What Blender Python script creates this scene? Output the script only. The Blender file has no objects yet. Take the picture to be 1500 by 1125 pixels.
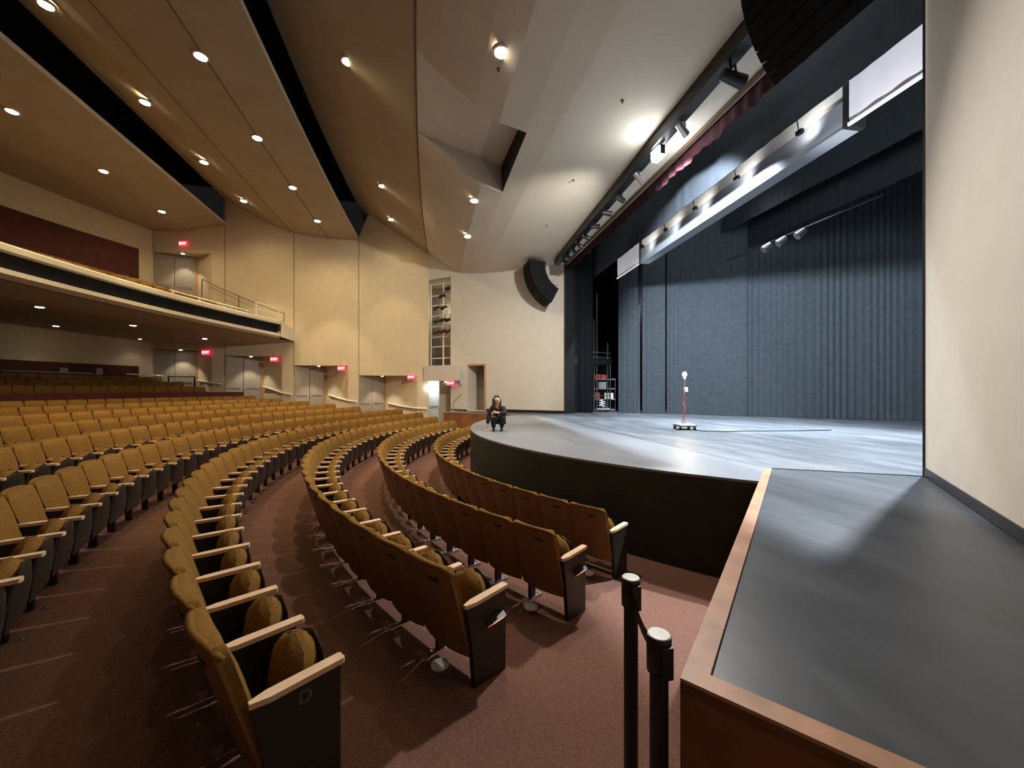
import bpy, bmesh, math, random
from mathutils import Vector, Matrix
random.seed(7)
C = bpy.context.scene.collection
PI = math.pi
CAM = Vector((-9.44, -5.93, 2.25))
AX, AY = 0.97403, 0.22643            # viewing direction in plan
CY = 3.4                             # centre of the seating arcs
# ------------------------------------------------------------------ materials
def mat(name, col, rough=.7, metal=0., noise=None, bump=0., emis=None, estr=0., spec=.5, scale=8., wave=None):
    m = bpy.data.materials.new(name); m.use_nodes = True
    nt = m.node_tree; b = nt.nodes['Principled BSDF']
    b.inputs['Base Color'].default_value = (*col, 1); b.inputs['Roughness'].default_value = rough
    b.inputs['Metallic'].default_value = metal; b.inputs['Specular IOR Level'].default_value = spec
    if emis:
        b.inputs['Emission Color'].default_value = (*emis, 1); b.inputs['Emission Strength'].default_value = estr
    if noise or bump or wave:
        tc = nt.nodes.new('ShaderNodeTexCoord')
        if wave:
            t = nt.nodes.new('ShaderNodeTexWave'); t.inputs['Scale'].default_value = scale
            t.inputs['Distortion'].default_value = wave; t.inputs['Detail'].default_value = 3
            t.bands_direction = 'X'
        else:
            t = nt.nodes.new('ShaderNodeTexNoise'); t.inputs['Scale'].default_value = scale; t.inputs['Detail'].default_value = 5
        nt.links.new(tc.outputs['Object'], t.inputs['Vector'])
        if noise:
            r = nt.nodes.new('ShaderNodeValToRGB')
            r.color_ramp.elements[0].position = .3; r.color_ramp.elements[1].position = .7
            r.color_ramp.elements[0].color = (*[c*(1-noise) for c in col], 1)
            r.color_ramp.elements[1].color = (*[min(1, c*(1+noise)) for c in col], 1)
            nt.links.new(t.outputs[0], r.inputs[0]); nt.links.new(r.outputs[0], b.inputs['Base Color'])
        if bump:
            bp = nt.nodes.new('ShaderNodeBump'); bp.inputs['Strength'].default_value = bump; bp.inputs['Distance'].default_value = .02
            nt.links.new(t.outputs[0], bp.inputs['Height']); nt.links.new(bp.outputs[0], b.inputs['Normal'])
    return m
def stage_mat(name, col, rough, amt):
    """painted stage deck with scuffs of its own"""
    m = mat(name, col, rough); nt = m.node_tree; b = nt.nodes['Principled BSDF']
    tc = nt.nodes.new('ShaderNodeTexCoord'); mp = nt.nodes.new('ShaderNodeMapping')
    mp.inputs['Scale'].default_value = (.35, 1.3, 1); mp.inputs['Rotation'].default_value = (0, 0, .5)
    n = nt.nodes.new('ShaderNodeTexNoise'); n.inputs['Scale'].default_value = 1.6; n.inputs['Detail'].default_value = 9; n.inputs['Roughness'].default_value = .7
    r = nt.nodes.new('ShaderNodeValToRGB'); r.color_ramp.elements[0].position = .35; r.color_ramp.elements[1].position = .72
    r.color_ramp.elements[0].color = (*[c*(1-amt) for c in col], 1); r.color_ramp.elements[1].color = (*[c*(1+2*amt) for c in col], 1)
    nt.links.new(tc.outputs['Object'], mp.inputs[0]); nt.links.new(mp.outputs[0], n.inputs['Vector'])
    nt.links.new(n.outputs[0], r.inputs[0]); nt.links.new(r.outputs[0], b.inputs['Base Color'])
    r2 = nt.nodes.new('ShaderNodeMapRange'); r2.inputs['To Min'].default_value = rough-.08; r2.inputs['To Max'].default_value = rough+.12
    nt.links.new(n.outputs[0], r2.inputs[0]); nt.links.new(r2.outputs[0], b.inputs['Roughness'])
    return m
M = dict(
 wall=mat('cream_plaster', (.70, .575, .37), .85, noise=.04, bump=.05, scale=3),
 wall_stage=mat('pale_plaster', (.64, .595, .52), .75, noise=.03, bump=.04, scale=3),
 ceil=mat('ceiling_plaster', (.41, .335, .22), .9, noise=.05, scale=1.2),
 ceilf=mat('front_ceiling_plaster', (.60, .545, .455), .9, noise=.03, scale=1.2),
 lip=mat('white_lip', (.66, .60, .48), .7),
 black=mat('void_black', (.006, .007, .009), .9),
 joint=mat('panel_joint', (.14, .10, .055), .9),
 carpet=mat('mauve_carpet', (.165, .086, .064), .97, noise=.22, bump=.35, scale=60, spec=.1),
 fabric=mat('mustard_fabric', (.19, .098, .020), .9, noise=.18, bump=.15, scale=45, spec=.15),
 ply=mat('seat_plywood', (.225, .105, .034), .5, noise=.16, scale=3.5),
 dark=mat('dark_brown_plastic', (.018, .014, .010), .45),
 maple=mat('maple_wood', (.74, .52, .34), .38, noise=.1, scale=9),
 metal=mat('steel', (.55, .55, .56), .3, .9),
 blackmetal=mat('black_metal', (.010, .010, .011), .45, .0),
 speaker=mat('speaker_black', (.006, .006, .007), .8, spec=.2),
 cap=mat('grey_plastic_cap', (.62, .66, .66), .45),
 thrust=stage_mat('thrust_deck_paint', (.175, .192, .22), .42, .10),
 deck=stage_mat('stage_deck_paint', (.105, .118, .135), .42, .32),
 side=stage_mat('side_deck_shaded', (.046, .053, .064), .38, .25),  # same deck paint made darker, the side stage's shade put into its colour
 fascia=mat('thrust_fascia', (.022, .026, .020), .8, noise=.2, scale=3),
 woodedge=mat('worn_wood_edge', (.42, .22, .12), .5, noise=.25, scale=5),
 woodfascia=mat('wood_fascia', (.22, .085, .03), .5, noise=.25, scale=4),
 doorframe=mat('oak_frame', (.50, .27, .10), .5, noise=.15, scale=6),
 door=mat('door_laminate', (.36, .31, .23), .6, noise=.06, scale=5),
 bluedoor=mat('pale_blue_door', (.62, .70, .74), .5),
 maroon=mat('maroon_panel', (.085, .014, .010), .8, noise=.2, scale=5),
 velvet=mat('black_velvet', (.046, .058, .070), .85, noise=.12, scale=6, spec=.3),
 velvet2=mat('dark_masking_cloth', (.011, .014, .018), .9, noise=.15, scale=6, spec=.2),
 red=mat('red_valance', (.042, .006, .011), .85, noise=.3, scale=14),
 white=mat('white_paint', (.78, .76, .70), .5),
 whitecloth=mat('white_cloth', (.80, .80, .86), .7, noise=.04, scale=3),
 beamup=mat('cream_steel_beam', (.66, .64, .60), .5),
 beamlow=mat('grey_satin_beam', (.30, .33, .37), .38, .35),
 brownedge=mat('bronze_trim', (.12, .075, .04), .5),
 portgrey=mat('port_grey', (.46, .42, .38), .9),
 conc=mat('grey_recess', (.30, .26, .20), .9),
 lampglow=mat('lamp_glow', (1, .9, .75), .5, emis=(1, .86, .62), estr=28),
 dimglow=mat('dim_lamp_glow', (1, .95, .9), .5, emis=(1, .93, .82), estr=9),
 workglow=mat('work_lamp_glow', (1, 1, 1), .5, emis=(.93, .97, 1), estr=90),
 bulbglow=mat('bulb_glow', (1, 1, .9), .5, emis=(1, .93, .62), estr=260),
 exitred=mat('exit_red', (.6, .02, .04), .5, emis=(1, .045, .09), estr=.7),
 exitwhite=mat('exit_letters', (1, .8, .85), .5, emis=(1, .55, .62), estr=2.2),
 aisleglow=mat('aisle_lamp_glow', (1, .5, .3), .5, emis=(1, .34, .16), estr=2.2),
 skin=mat('skin', (.72, .46, .36), .6), hair=mat('dark_hair', (.035, .020, .014), .5, noise=.3, scale=30),
 hoodie=mat('black_hoodie', (.022, .020, .022), .9), pants=mat('dark_green_trousers', (.020, .032, .030), .9),
 shoe=mat('black_shoes', (.01, .01, .01), .5), orange=mat('orange_cord', (.40, .07, .04), .6),
 redbox=mat('red_box', (.45, .05, .03), .6), greybox=mat('grey_box', (.35, .35, .36), .6), letter=mat('pale_letter', (.12, .115, .09), .6),
 skyroom=mat('lit_corridor', (.7, .78, .82), .8),
)
# ------------------------------------------------------------------ mesh helpers
class MB:
    def __init__(s): s.v = []; s.f = []; s.m = []; s.ms = []
    def mi(s, m):
        if m not in s.ms: s.ms.append(m)
        return s.ms.index(m)
    def add(s, vs, fs, m='_'):
        b = len(s.v); s.v += [tuple(v) for v in vs]; k = s.mi(m)
        for f in fs: s.f.append(tuple(b+i for i in f)); s.m.append(k)
        return s
    def box(s, x0, x1, y0, y1, z0, z1, m='_', T=None):
        vs = [Vector((x, y, z)) for x in (x0, x1) for y in (y0, y1) for z in (z0, z1)]
        if T: vs = [T @ v for v in vs]
        return s.add(vs, [(0,1,3,2), (4,6,7,5), (0,4,5,1), (2,3,7,6), (0,2,6,4), (1,5,7,3)], m)
    def bar(s, a, b, w, h, m='_'):
        a = Vector(a); b = Vector(b); d = (b-a).normalized()
        u = Vector((0, 0, 1)) if abs(d.z) < .95 else Vector((0, 1, 0))
        r = d.cross(u).normalized(); u = r.cross(d)
        vs = [p + r*i*w/2 + u*j*h/2 for p in (a, b) for i, j in ((-1,-1), (1,-1), (1,1), (-1,1))]
        return s.add(vs, [(0,3,2,1), (4,5,6,7), (0,1,5,4), (1,2,6,5), (2,3,7,6), (3,0,4,7)], m)
    def tube(s, pts, r, n=8, m='_', r2=None):
        pts = [Vector(p) for p in pts]; rings = []; N = len(pts)
        for i, p in enumerate(pts):
            d = (pts[min(i+1, N-1)]-pts[max(i-1, 0)]).normalized()
            u = Vector((0, 0, 1)) if abs(d.z) < .9 else Vector((1, 0, 0))
            a = d.cross(u).normalized(); b = a.cross(d)
            rr = r if r2 is None else r+(r2-r)*i/max(1, N-1)
            rings.append([p + (a*math.cos(2*PI*k/n)+b*math.sin(2*PI*k/n))*rr for k in range(n)])
        vs = [v for rg in rings for v in rg]; fs = []
        for i in range(N-1):
            for k in range(n): fs.append((i*n+k, i*n+(k+1) % n, (i+1)*n+(k+1) % n, (i+1)*n+k))
        fs.append(tuple(range(n))[::-1]); fs.append(tuple((N-1)*n+k for k in range(n)))
        return s.add(vs, fs, m)
    def lathe(s, prof, n=16, m='_', T=None):
        vs = []; fs = []
        for (r, z) in prof:
            for k in range(n):
                v = Vector((r*math.cos(2*PI*k/n), r*math.sin(2*PI*k/n), z)); vs.append(T @ v if T else v)
        for i in range(len(prof)-1):
            for k in range(n): fs.append((i*n+k, i*n+(k+1) % n, (i+1)*n+(k+1) % n, (i+1)*n+k))
        fs.append(tuple(range(n))[::-1]); fs.append(tuple((len(prof)-1)*n+k for k in range(n)))
        return s.add(vs, fs, m)
    def grid(s, rows, m='_', closed=False):
        n = len(rows[0]); vs = [v for r in rows for v in r]; fs = []
        for i in range(len(rows)-1):
            for k in range(n if closed else n-1):
                fs.append((i*n+k, i*n+(k+1) % n, (i+1)*n+(k+1) % n, (i+1)*n+k))
        return s.add(vs, fs, m)
    def prism(s, poly, z0, z1, m='_', mtop=None):
        n = len(poly); vs = [(x, y, z0) for x, y in poly]+[(x, y, z1) for x, y in poly]
        s.add(vs, [tuple((i, (i+1) % n, n+(i+1) % n, n+i)) for i in range(n)]+[tuple(range(n))[::-1]], m)
        return s.add([(x, y, z1) for x, y in poly], [tuple(range(n))], mtop or m)
    def quad(s, a, b, c, d, m='_'): return s.add([a, b, c, d], [(0, 1, 2, 3)], m)
    def mesh(s, name, default, smooth=False):
        me = bpy.data.meshes.new(name); me.from_pydata(s.v, [], s.f)
        for m in s.ms: me.materials.append(M[default if m == '_' else m])
        me.polygons.foreach_set('material_index', s.m)
        bm = bmesh.new(); bm.from_mesh(me)
        bmesh.ops.recalc_face_normals(bm, faces=bm.faces); bm.to_mesh(me); bm.free()
        if smooth:
            me.polygons.foreach_set('use_smooth', [True]*len(me.polygons))
            try: me.set_sharp_from_angle(angle=math.radians(68))
            except Exception: pass
        me.update(); return me
    def build(s, name, m, parent=None, smooth=False, loc=None):
        o = bpy.data.objects.new(name, s.mesh(name, m, smooth)); C.objects.link(o)
        if parent: o.parent = parent
        if loc: o.location = loc
        return o
def tag(o, label=None, cat=None, group=None, kind=None):
    for k, v in (('label', label), ('category', cat), ('group', group), ('kind', kind)):
        if v: o[k] = v
    return o
def empty(name, loc, rz=0, label=None, cat=None, group=None):
    o = bpy.data.objects.new(name, None); C.objects.link(o); o.location = loc; o.rotation_euler = (0, 0, rz)
    o.empty_display_size = .1
    return tag(o, label, cat, group)
def st(mb, name, m, smooth=False, parent=None):
    o = mb.build(name, m, parent, smooth)
    if parent is None: o['kind'] = 'structure'
    return o
def dup(root, loc, rz=0, label=None, skip=()):
    r = root.copy(); C.objects.link(r); r.location = loc; r.rotation_euler = (0, 0, rz)
    if label: r['label'] = label
    for ch in list(root.children):
        if ch.name.split('.')[0] in skip: continue
        c = ch.copy(); C.objects.link(c); c.parent = r
        for g in list(ch.children):
            d = g.copy(); C.objects.link(d); d.parent = c
    return r
def pol(r, th, z=0): return Vector((r*math.sin(th), CY-r*math.cos(th), z))
def fz(r):
    """height of the raked carpet floor at radius r"""
    if r < 9: return 0.
    if r < 20.75: return .0984*(r-9)
    return 1.30+.2*(max(r, 21)-21)
# ------------------------------------------------------------------ lights
def spot(loc, tgt, power, col, ang, blend=.5, size=.1):
    l = bpy.data.lights.new('spot', 'SPOT'); l.energy = power; l.color = col; l.spot_size = math.radians(ang); l.spot_blend = blend; l.shadow_soft_size = size
    o = bpy.data.objects.new('spot_light', l); C.objects.link(o)
    d = (Vector(tgt)-Vector(loc)).normalized()
    z = -d; x = Vector((0, 0, 1)).cross(z)
    x = x.normalized() if x.length > 1e-4 else Vector((1, 0, 0)); y = z.cross(x)
    R = Matrix((x, y, z)).transposed().to_4x4(); R.translation = Vector(loc); o.matrix_world = R
    return o
def point(loc, power, col, size=.05):
    l = bpy.data.lights.new('point', 'POINT'); l.energy = power; l.color = col; l.shadow_soft_size = size
    o = bpy.data.objects.new('point_light', l); C.objects.link(o); o.location = loc; return o
WARM = (1, .77, .46); NEUT = (1, .88, .70); COOL = (.82, .91, 1)
# ------------------------------------------------------------------ floor
def ring(prof, th0, th1, n, m='_', mb=None):
    mb = mb or MB(); rows = []
    for i in range(n+1):
        th = th0+(th1-th0)*i/n; rows.append([pol(r, th, z) for r, z in prof])
    mb.grid(rows, m); return mb
D2 = math.radians
fl = ring([(3.4, 0), (9, 0), (20.75, fz(20.74)), (20.95, 1.30), (21, 1.3), (25.9, fz(25.9))], D2(-78), D2(78), 90)
st(fl, 'floor', 'carpet')
# ------------------------------------------------------------------ stage decks
SA, SB = Vector((-5.2, -1.48)), Vector((-8.22, -5.02)); SE = Vector((-9.47, -4.06))
def arcpts(x0, x1, n, r=7.93, cy=3.2): return [(x0+(x1-x0)*i/n, cy-math.sqrt(r*r-(x0+(x1-x0)*i/n)**2)) for i in range(n+1)]
th = MB(); poly = [(-5.2, -1.48)]+arcpts(-5.85, 5.85, 64)+[(5.2, -1.48)]
th.prism(poly, 0, 1.17, 'fascia', 'fascia'); th.prism([(x*.9999, y) for x, y in poly], 1.17, 1.2, '_', 'thrust')
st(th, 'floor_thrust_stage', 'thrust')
dk = MB(); dk.prism([(-6.04, 0), (-5.2, -1.48+.012), (5.2, -1.48+.012), (6.04, 0), (13, 0.001), (13, 14), (-13, 14), (-13, 0.001)], 1.0, 1.2)
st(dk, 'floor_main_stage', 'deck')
gap = MB(); gap.box(-5.2, 5.2, -1.4795, -1.4685, 1.1, 1.199); st(gap, 'trim_1', 'black')
for s in (1, -1):
    P = [Vector((s*v.x, v.y)) for v in (Vector((-6.04, 0)), SA, SB, SE)]
    d = (P[2]-P[1]).normalized(); d2 = (P[3]-P[2]).normalized(); w_ = .085
    mb = MB(); mb.prism([tuple(p) for p in P], 0, 1.19, 'woodfascia' if s < 0 else 'woodfascia', 'side')
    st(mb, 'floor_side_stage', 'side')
    n1 = Vector((d2.x, d2.y)); n2 = -d
    e = MB(); a, b = P[1], P[2]
    e.prism([tuple(a), tuple(b), tuple(b+n1*w_+n2*w_), tuple(a+n1*w_)], 1.15, 1.203)
    st(e, 'trim_2' if s < 0 else 'trim_4', 'woodedge')
    e = MB(); a, b = P[2], P[3]
    e.prism([tuple(a), tuple(b), tuple(b+n2*w_), tuple(a+n1*w_+n2*w_)], 1.15, 1.203)
    st(e, 'trim_3' if s < 0 else 'trim_5', 'woodedge')
# ------------------------------------------------------------------ stage house
h = MB()
h.box(-13.2, -13, -.1, 14, 0, 13); st(h, 'wall_stage_near', 'black')
h = MB(); h.box(13, 13.2, -.1, 14, 0, 13); st(h, 'wall_stage_far', 'black')
h = MB(); h.box(-13, 13, 14, 14.2, 0, 13); st(h, 'wall_stage_back', 'black')
h = MB(); h.box(-13, 13, .3, 14, 12.6, 12.8); st(h, 'ceiling_stage', 'black')
# proscenium splays (walls run past both sides of the opening)
Dv = Vector((.6457, -.7636)); Nv = Vector((.7636, .6457))      # along / outward of the far splay
def S(s, o=0.): p = Vector((6.04, 0))+Dv*s+Nv*o; return p
def vquad(mb, a, b, z0, z1, m='_', z0b=None, z1b=None):
    mb.quad((a[0], a[1], z0), (b[0], b[1], z0 if z0b is None else z0b), (b[0], b[1], z1 if z1b is None else z1b), (a[0], a[1], z1), m)
# near splay: solid wall
w = MB(); a = Vector((-6.04, 0)); b = a+Vector((-Dv.x, Dv.y))*8.2
vquad(w, a, b, 0, 9.5); vquad(w, a, a+Vector((-.02, .45)), 0, 9.5, 'black'); st(w, 'wall_right', 'wall_stage')
w = MB(); nn = Vector((.7636, -.6457))*.012
w.prism([tuple(a+Vector((0, -.0))), tuple(a+nn), tuple(b+nn), tuple(b)], 1.2, 1.30); st(w, 'baseboard_right', 'blackmetal')
# far splay with door niche and ladder slot
w = MB()
vquad(w, S(0), S(3.94), 0, 9.6); vquad(w, S(3.94), S(4.98), 3.46, 9.6); vquad(w, S(4.98), S(5.99), 0, 9.6)
vquad(w, S(5.99), S(7.45), 7.86, 9.6); vquad(w, S(3.94), S(4.98), 0, 1.2)
vquad(w, S(0), S(0)+Vector((.02, .45)), 0, 9.6, 'black')
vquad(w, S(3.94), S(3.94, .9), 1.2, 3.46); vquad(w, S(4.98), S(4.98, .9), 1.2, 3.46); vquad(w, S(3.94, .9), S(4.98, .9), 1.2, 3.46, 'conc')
w.quad((*S(3.94), 3.46), (*S(4.98), 3.46), (*S(4.98, .9), 3.46), (*S(3.94, .9), 3.46))
w.quad((*S(3.94), 1.2), (*S(4.98), 1.2), (*S(4.98, .9), 1.2), (*S(3.94, .9), 1.2))
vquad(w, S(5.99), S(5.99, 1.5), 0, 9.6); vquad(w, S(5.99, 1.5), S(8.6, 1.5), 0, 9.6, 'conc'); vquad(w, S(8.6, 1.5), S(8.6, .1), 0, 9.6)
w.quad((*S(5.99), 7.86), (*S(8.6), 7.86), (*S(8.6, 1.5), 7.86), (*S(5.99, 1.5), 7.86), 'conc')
st(w, 'wall_far_splay', 'wall_stage')
w = MB(); w.prism([tuple(S(0, 0)), tuple(S(0, -.012)), tuple(S(3.9, -.012)), tuple(S(3.9, 0))], 1.2, 1.32)
w.prism([tuple(S(5.02, 0)), tuple(S(5.02, -.012)), tuple(S(5.95, -.012)), tuple(S(5.95, 0))], 1.2, 1.26); st(w, 'baseboard_far', 'blackmetal')
w = MB(); w.bar((*S(3.98, -.0), 1.2), (*S(3.98, -.0), 3.46), .09, .09); w.bar((*S(3.98, .02), 3.42), (*S(4.98, .02), 3.42), .05, .08)
st(w, 'trim_6', 'doorframe')
# header over the opening, soffit
w = MB(); w.prism([(-7.0, -.50), (6.04, .0), (6.04, .09), (-7.0, -.41)], 7.57, 9.6); w.box(-6.1, 6.1, -.02, .45, 9.0, 12.6, 'black'); st(w, 'wall_proscenium', 'wall_stage')
w = MB(); w.bar((-6.6, -.50, 7.555), (6.04, -.02, 7.555), .06, .08); st(w, 'trim_7', 'brownedge')
w = MB(); w.bar((6.04, -.02, 1.2), (6.04, -.02, 7.55), .05, .05); w.bar((-6.04, .02, 1.2), (-6.04, .02, 7.55), .05, .05); st(w, 'trim_8', 'blackmetal')
w = MB(); w.box(-13, -6.05, .1, .3, 0, 13); w.box(6.05, 13, .1, .3, 0, 13); st(w, 'wall_stage_front', 'black')
# ------------------------------------------------------------------ ceilings
def bow(X, b): return -b*(1-min(1, abs(X)/11)**2)
def cloud(name, prof, b0, b1, x0=-13, x1=14, thick=.14, lip=None, joints=(), hole=None):
    mb = MB(); nx = 40; y0, y1 = prof[0][0], prof[-1][0]
    def yb(Y, X): k = (Y-y0)/(y1-y0); return Y+bow(X, b0+(b1-b0)*k)
    rows = [[(X, yb(Y, X), z) for Y, z in prof] for X in [x0+(x1-x0)*i/nx for i in range(nx+1)]]
    mb.grid(rows); mb.grid([[(x, y, z+thick) for x, y, z in r] for r in rows], 'black')
    for r_ in (0, -1):
        mb.grid([[r[r_], (r[r_][0], r[r_][1], r[r_][2]+thick)] for r in rows], 'lip' if (r_ == -1 and lip) else 'black')
    o = st(mb, name, 'ceil')
    for jy in joints:
        j = MB(); z = None
        for (ya, za), (yb_, zb) in zip(prof, prof[1:]):
            if ya <= jy <= yb_: z = za+(zb-za)*(jy-ya)/(yb_-ya)
        j.grid([[(X, yb(jy, X)-.018, z-.004), (X, yb(jy, X)+.018, z-.004)] for X in [x0+(x1-x0)*i/nx for i in range(nx+1)]])
        jo = j.build('panel_joint', 'joint', o)
    return o
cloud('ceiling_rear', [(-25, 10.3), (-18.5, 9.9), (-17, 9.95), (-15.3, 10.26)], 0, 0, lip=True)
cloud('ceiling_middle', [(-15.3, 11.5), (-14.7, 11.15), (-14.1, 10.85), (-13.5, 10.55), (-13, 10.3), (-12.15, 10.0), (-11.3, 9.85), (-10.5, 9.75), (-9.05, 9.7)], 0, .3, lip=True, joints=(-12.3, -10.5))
# front cloud with a spotlight port cut out
prof = [(-9.05, 11.38), (-7.5, 10.35), (-5.63, 9.2), (-5.2, 8.80), (-4.9, 8.55), (-4.5, 8.25), (-4.05, 7.97), (-3.5, 7.84), (-3, 7.75), (-1.5, 7.62)]
def pz(Y):
    for (a, za), (b, zb) in zip(prof, prof[1:]):
        if a <= Y <= b: return za+(zb-za)*(Y-a)/(b-a)
    return 7.62
def fb(Y, X): k = min(1, max(0, (-Y-1.5)/4)); return Y+bow(X, .45*k if Y > -5.63 else .45)
HX0, HX1, HY0, HY1 = -1.35, 1.25, -5.63, -3.5
ys = [-9.05, -8.3, -7.5, -6.5, -5.63, -5.2, -4.9, -4.5, -4.05, -3.5, -3, -2.2, -1.5]
xs = [-13, -11, -9, -7, -5.5, -4, -3, -2, HX0, -.6, 0, .6, HX1, 2, 3, 4, 5, 6, 7, 8, 9, 10, 11, 12.5, 14]
def fl_edge(X):   # front edge follows the slightly skewed trough
    return -.93+.07*X-.12
mb = MB()
def cp(X, Y):
    y = fb(Y, X) if Y < -1.6 else fl_edge(X)
    return (X, y, pz(Y))
for i in range(len(xs)-1):
    for j in range(len(ys)-1):
        if HX0 <= xs[i] < HX1 and HY0 <= ys[j] < HY1: continue
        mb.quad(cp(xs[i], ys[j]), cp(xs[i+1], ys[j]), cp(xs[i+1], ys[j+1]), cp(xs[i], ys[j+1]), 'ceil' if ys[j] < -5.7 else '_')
        t = .12; A_, B_, C_, D_ = cp(xs[i], ys[j]), cp(xs[i+1], ys[j]), cp(xs[i+1], ys[j+1]), cp(xs[i], ys[j+1])
        mb.quad(*[(p[0], p[1], p[2]+t) for p in (A_, B_, C_, D_)], 'black')
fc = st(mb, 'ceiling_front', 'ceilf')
j = MB(); j.grid([[(X, fb(-5.63, X)-.02, 9.2-.012), (X, fb(-5.63, X)+.02, 9.2-.03)] for X in xs]); j.build('panel_joint', 'joint', fc)
# the port: flat wedge rising from the seam, side cheeks, open box
pt = MB(); xm = [HX0, -.6, 0, .6, HX1]
seam = [cp(X, HY0) for X in xm]; inner = [(X, -4.12+bow(X, .25), 8.35+.16*(X-HX0)) for X in xm]; crest = [(X, -3.52+bow(X, .25), 8.22+.13*(X-HX0)) for X in xm]; front = [cp(X, HY1) for X in xm]
pt.grid([seam, inner])
pt.grid([inner, crest], 'portgrey'); pt.grid([crest, front], 'black')
for k in (0, -1):
    X = xm[k]; edge = [cp(X, y) for y in ys if HY0 <= y <= HY1]
    for q in range(len(edge)-1): pt.add([edge[q], edge[q+1], inner[k]], [(0, 1, 2)])
    pt.add([front[k], inner[k], crest[k]], [(0, 1, 2)], 'portgrey')
pt.build('spotlight_port', 'ceilf', fc)
w = MB(); w.add([(-7.6, fl_edge(-7)-.0, 7.63), (9, fl_edge(9)-.0, 7.63), (9, .06, 7.60), (-7.6, -.50, 7.60)], [(0, 1, 2, 3)])
w.add([(-7.6, fl_edge(-7), 7.75), (9, fl_edge(9), 7.75), (9, .08, 7.75), (-7.6, -.50, 7.75)], [(0, 1, 2, 3)], 'black')
st(w, 'ceiling_soffit', 'wall_stage')
w = MB(); w.box(-14, 15, -27, .3, 13.4, 13.5); st(w, 'ceiling_void', 'black')
# ------------------------------------------------------------------ far side wall with door niches
S628 = (10.8, -5.63); P611 = (10.83, -6.21); S526 = (11.1, -9.05); P510 = (11.15, -9.56); S432 = (11.6, -12.15)
P413 = (11.7, -12.72); S332 = (12.0, -15.32); P310 = (12.1, -15.93); P225 = (12.55, -18.6)
I4, I3, I2, I1 = (12.3, -7.87), (12.6, -10.9), (12.8, -13.95), (13.0, -16.96)
def topz(Y):
    if Y > -9.05: return pz(Y)+.05
    pr_ = [(-18.6, 9.9), (-15.34, 10.2), (-15.32, 11.5), (-14.1, 10.85), (-13, 10.3), (-12.15, 10.0), (-10.5, 9.75), (-9.06, 9.7)]
    for (a, za), (b, zb) in zip(pr_, pr_[1:]):
        if a <= Y <= b: return za+(zb-za)*(Y-a)/(b-a)+.06
    return 9.9
w = MB()
def wseg(a, b, z0, n=6, ztop=None):
    for i in range(n):
        p = [a[k]+(b[k]-a[k])*i/n for k in (0, 1)]; q = [a[k]+(b[k]-a[k])*(i+1)/n for k in (0, 1)]
        if ztop: vquad(w, p, q, z0, ztop)
        else: vquad(w, p, q, z0, topz(p[1]), '_', z0, topz(q[1]))
wseg(S628, P611, 0); wseg(P611, S526, 2.94); wseg(S526, P510, 0); wseg(P510, S432, 3.43); wseg(S432, P413, 0); wseg(P413, S332, 3.89); wseg(S332, P310, 0)
wseg(P310, P225, 4.19, 3, 6.3); wseg(P310, P225, 8.87)
def niche(a, b, inn, z0, z1, m='_'):
    """a = leaf-side wall end, b = aisle-side wall end"""
    vquad(w, inn, b, z0, z1); w.add([(*a, z1), (*inn, z1), (*b, z1)], [(0, 1, 2)])
for a, b, inn, z1 in ((S526, P611, I4, 2.94), (S432, P510, I3, 3.43), (S332, P413, I2, 3.89), (P225, P310, I1, 4.19)): niche(a, b, inn, 0, z1)
niche(P225, P310, I1, 6.3, 8.87)
vquad(w, S628, (11.9, -5.55), 0, 9.3)
st(w, 'wall_left', 'wall')
w = MB()
for a in (S526, S432, S332): w.bar((a[0]-.004, a[1], 2.9), (a[0]-.004, a[1], topz(a[1]+.01)-.06), .03, .012)
w.bar((S628[0]-.005, S628[1]-.02, 1.3), (S628[0]-.005, S628[1]-.02, 9.1), .03, .02, 'lip')
st(w, 'trim_9', 'joint')
# doors
def door(n, a, inn, z0, z1, m='door'):
    A = Vector(a); B = Vector(inn); d = (B-A).normalized(); nrm = Vector((-d.y, d.x))
    if nrm.dot(Vector((-1, .3))) < 0: nrm = -nrm
    L = (B-A).length; root = empty('door_%d' % n, (0, 0, 0)); root['kind'] = 'structure'
    for s0, s1 in ((.02, L/2-.012-.05), (L/2+.012-.05, L-.11)):
        mb = MB(); p = A+d*s0; q = A+d*s1
        mb.prism([tuple(p), tuple(q), tuple(q-nrm*.045), tuple(p-nrm*.045)], z0+.01, z1-.03); lf = mb.build('door_leaf', m, root)
        hb = MB(); c = p+d*.08+nrm*.03 if s0 > .1 else q-d*.08+nrm*.03
        c1 = (p+d*(s1-s0)*.15+nrm*.035); c2 = (p+d*(s1-s0)*.85+nrm*.035)
        hb.bar((*c1, z0+1.0), (*c2, z0+1.0), .02, .03); hb.build('door_handle', 'door', lf)
    f = MB(); q = A+d*(L-.1)
    f.prism([tuple(q), tuple(A+d*L), tuple(A+d*L+nrm*.03), tuple(q+nrm*.03)], z0, z1); f.build('door_frame', 'doorframe', root)
    bk = MB(); vquad(bk, A-nrm*.06, B-nrm*.06, z0-.6, z1+.02); bk.build('door_backing', 'black', root)
for n, a, inn, z0, z1 in ((4, S526, I4, .55, 2.94), (3, S432, I3, .95, 3.43), (2, S332, I2, 1.35, 3.89), (1, P225, I1, 1.65, 4.19), (5, P225, I1, 6.35, 8.87)): door(n, a, inn, z0, z1)
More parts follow.
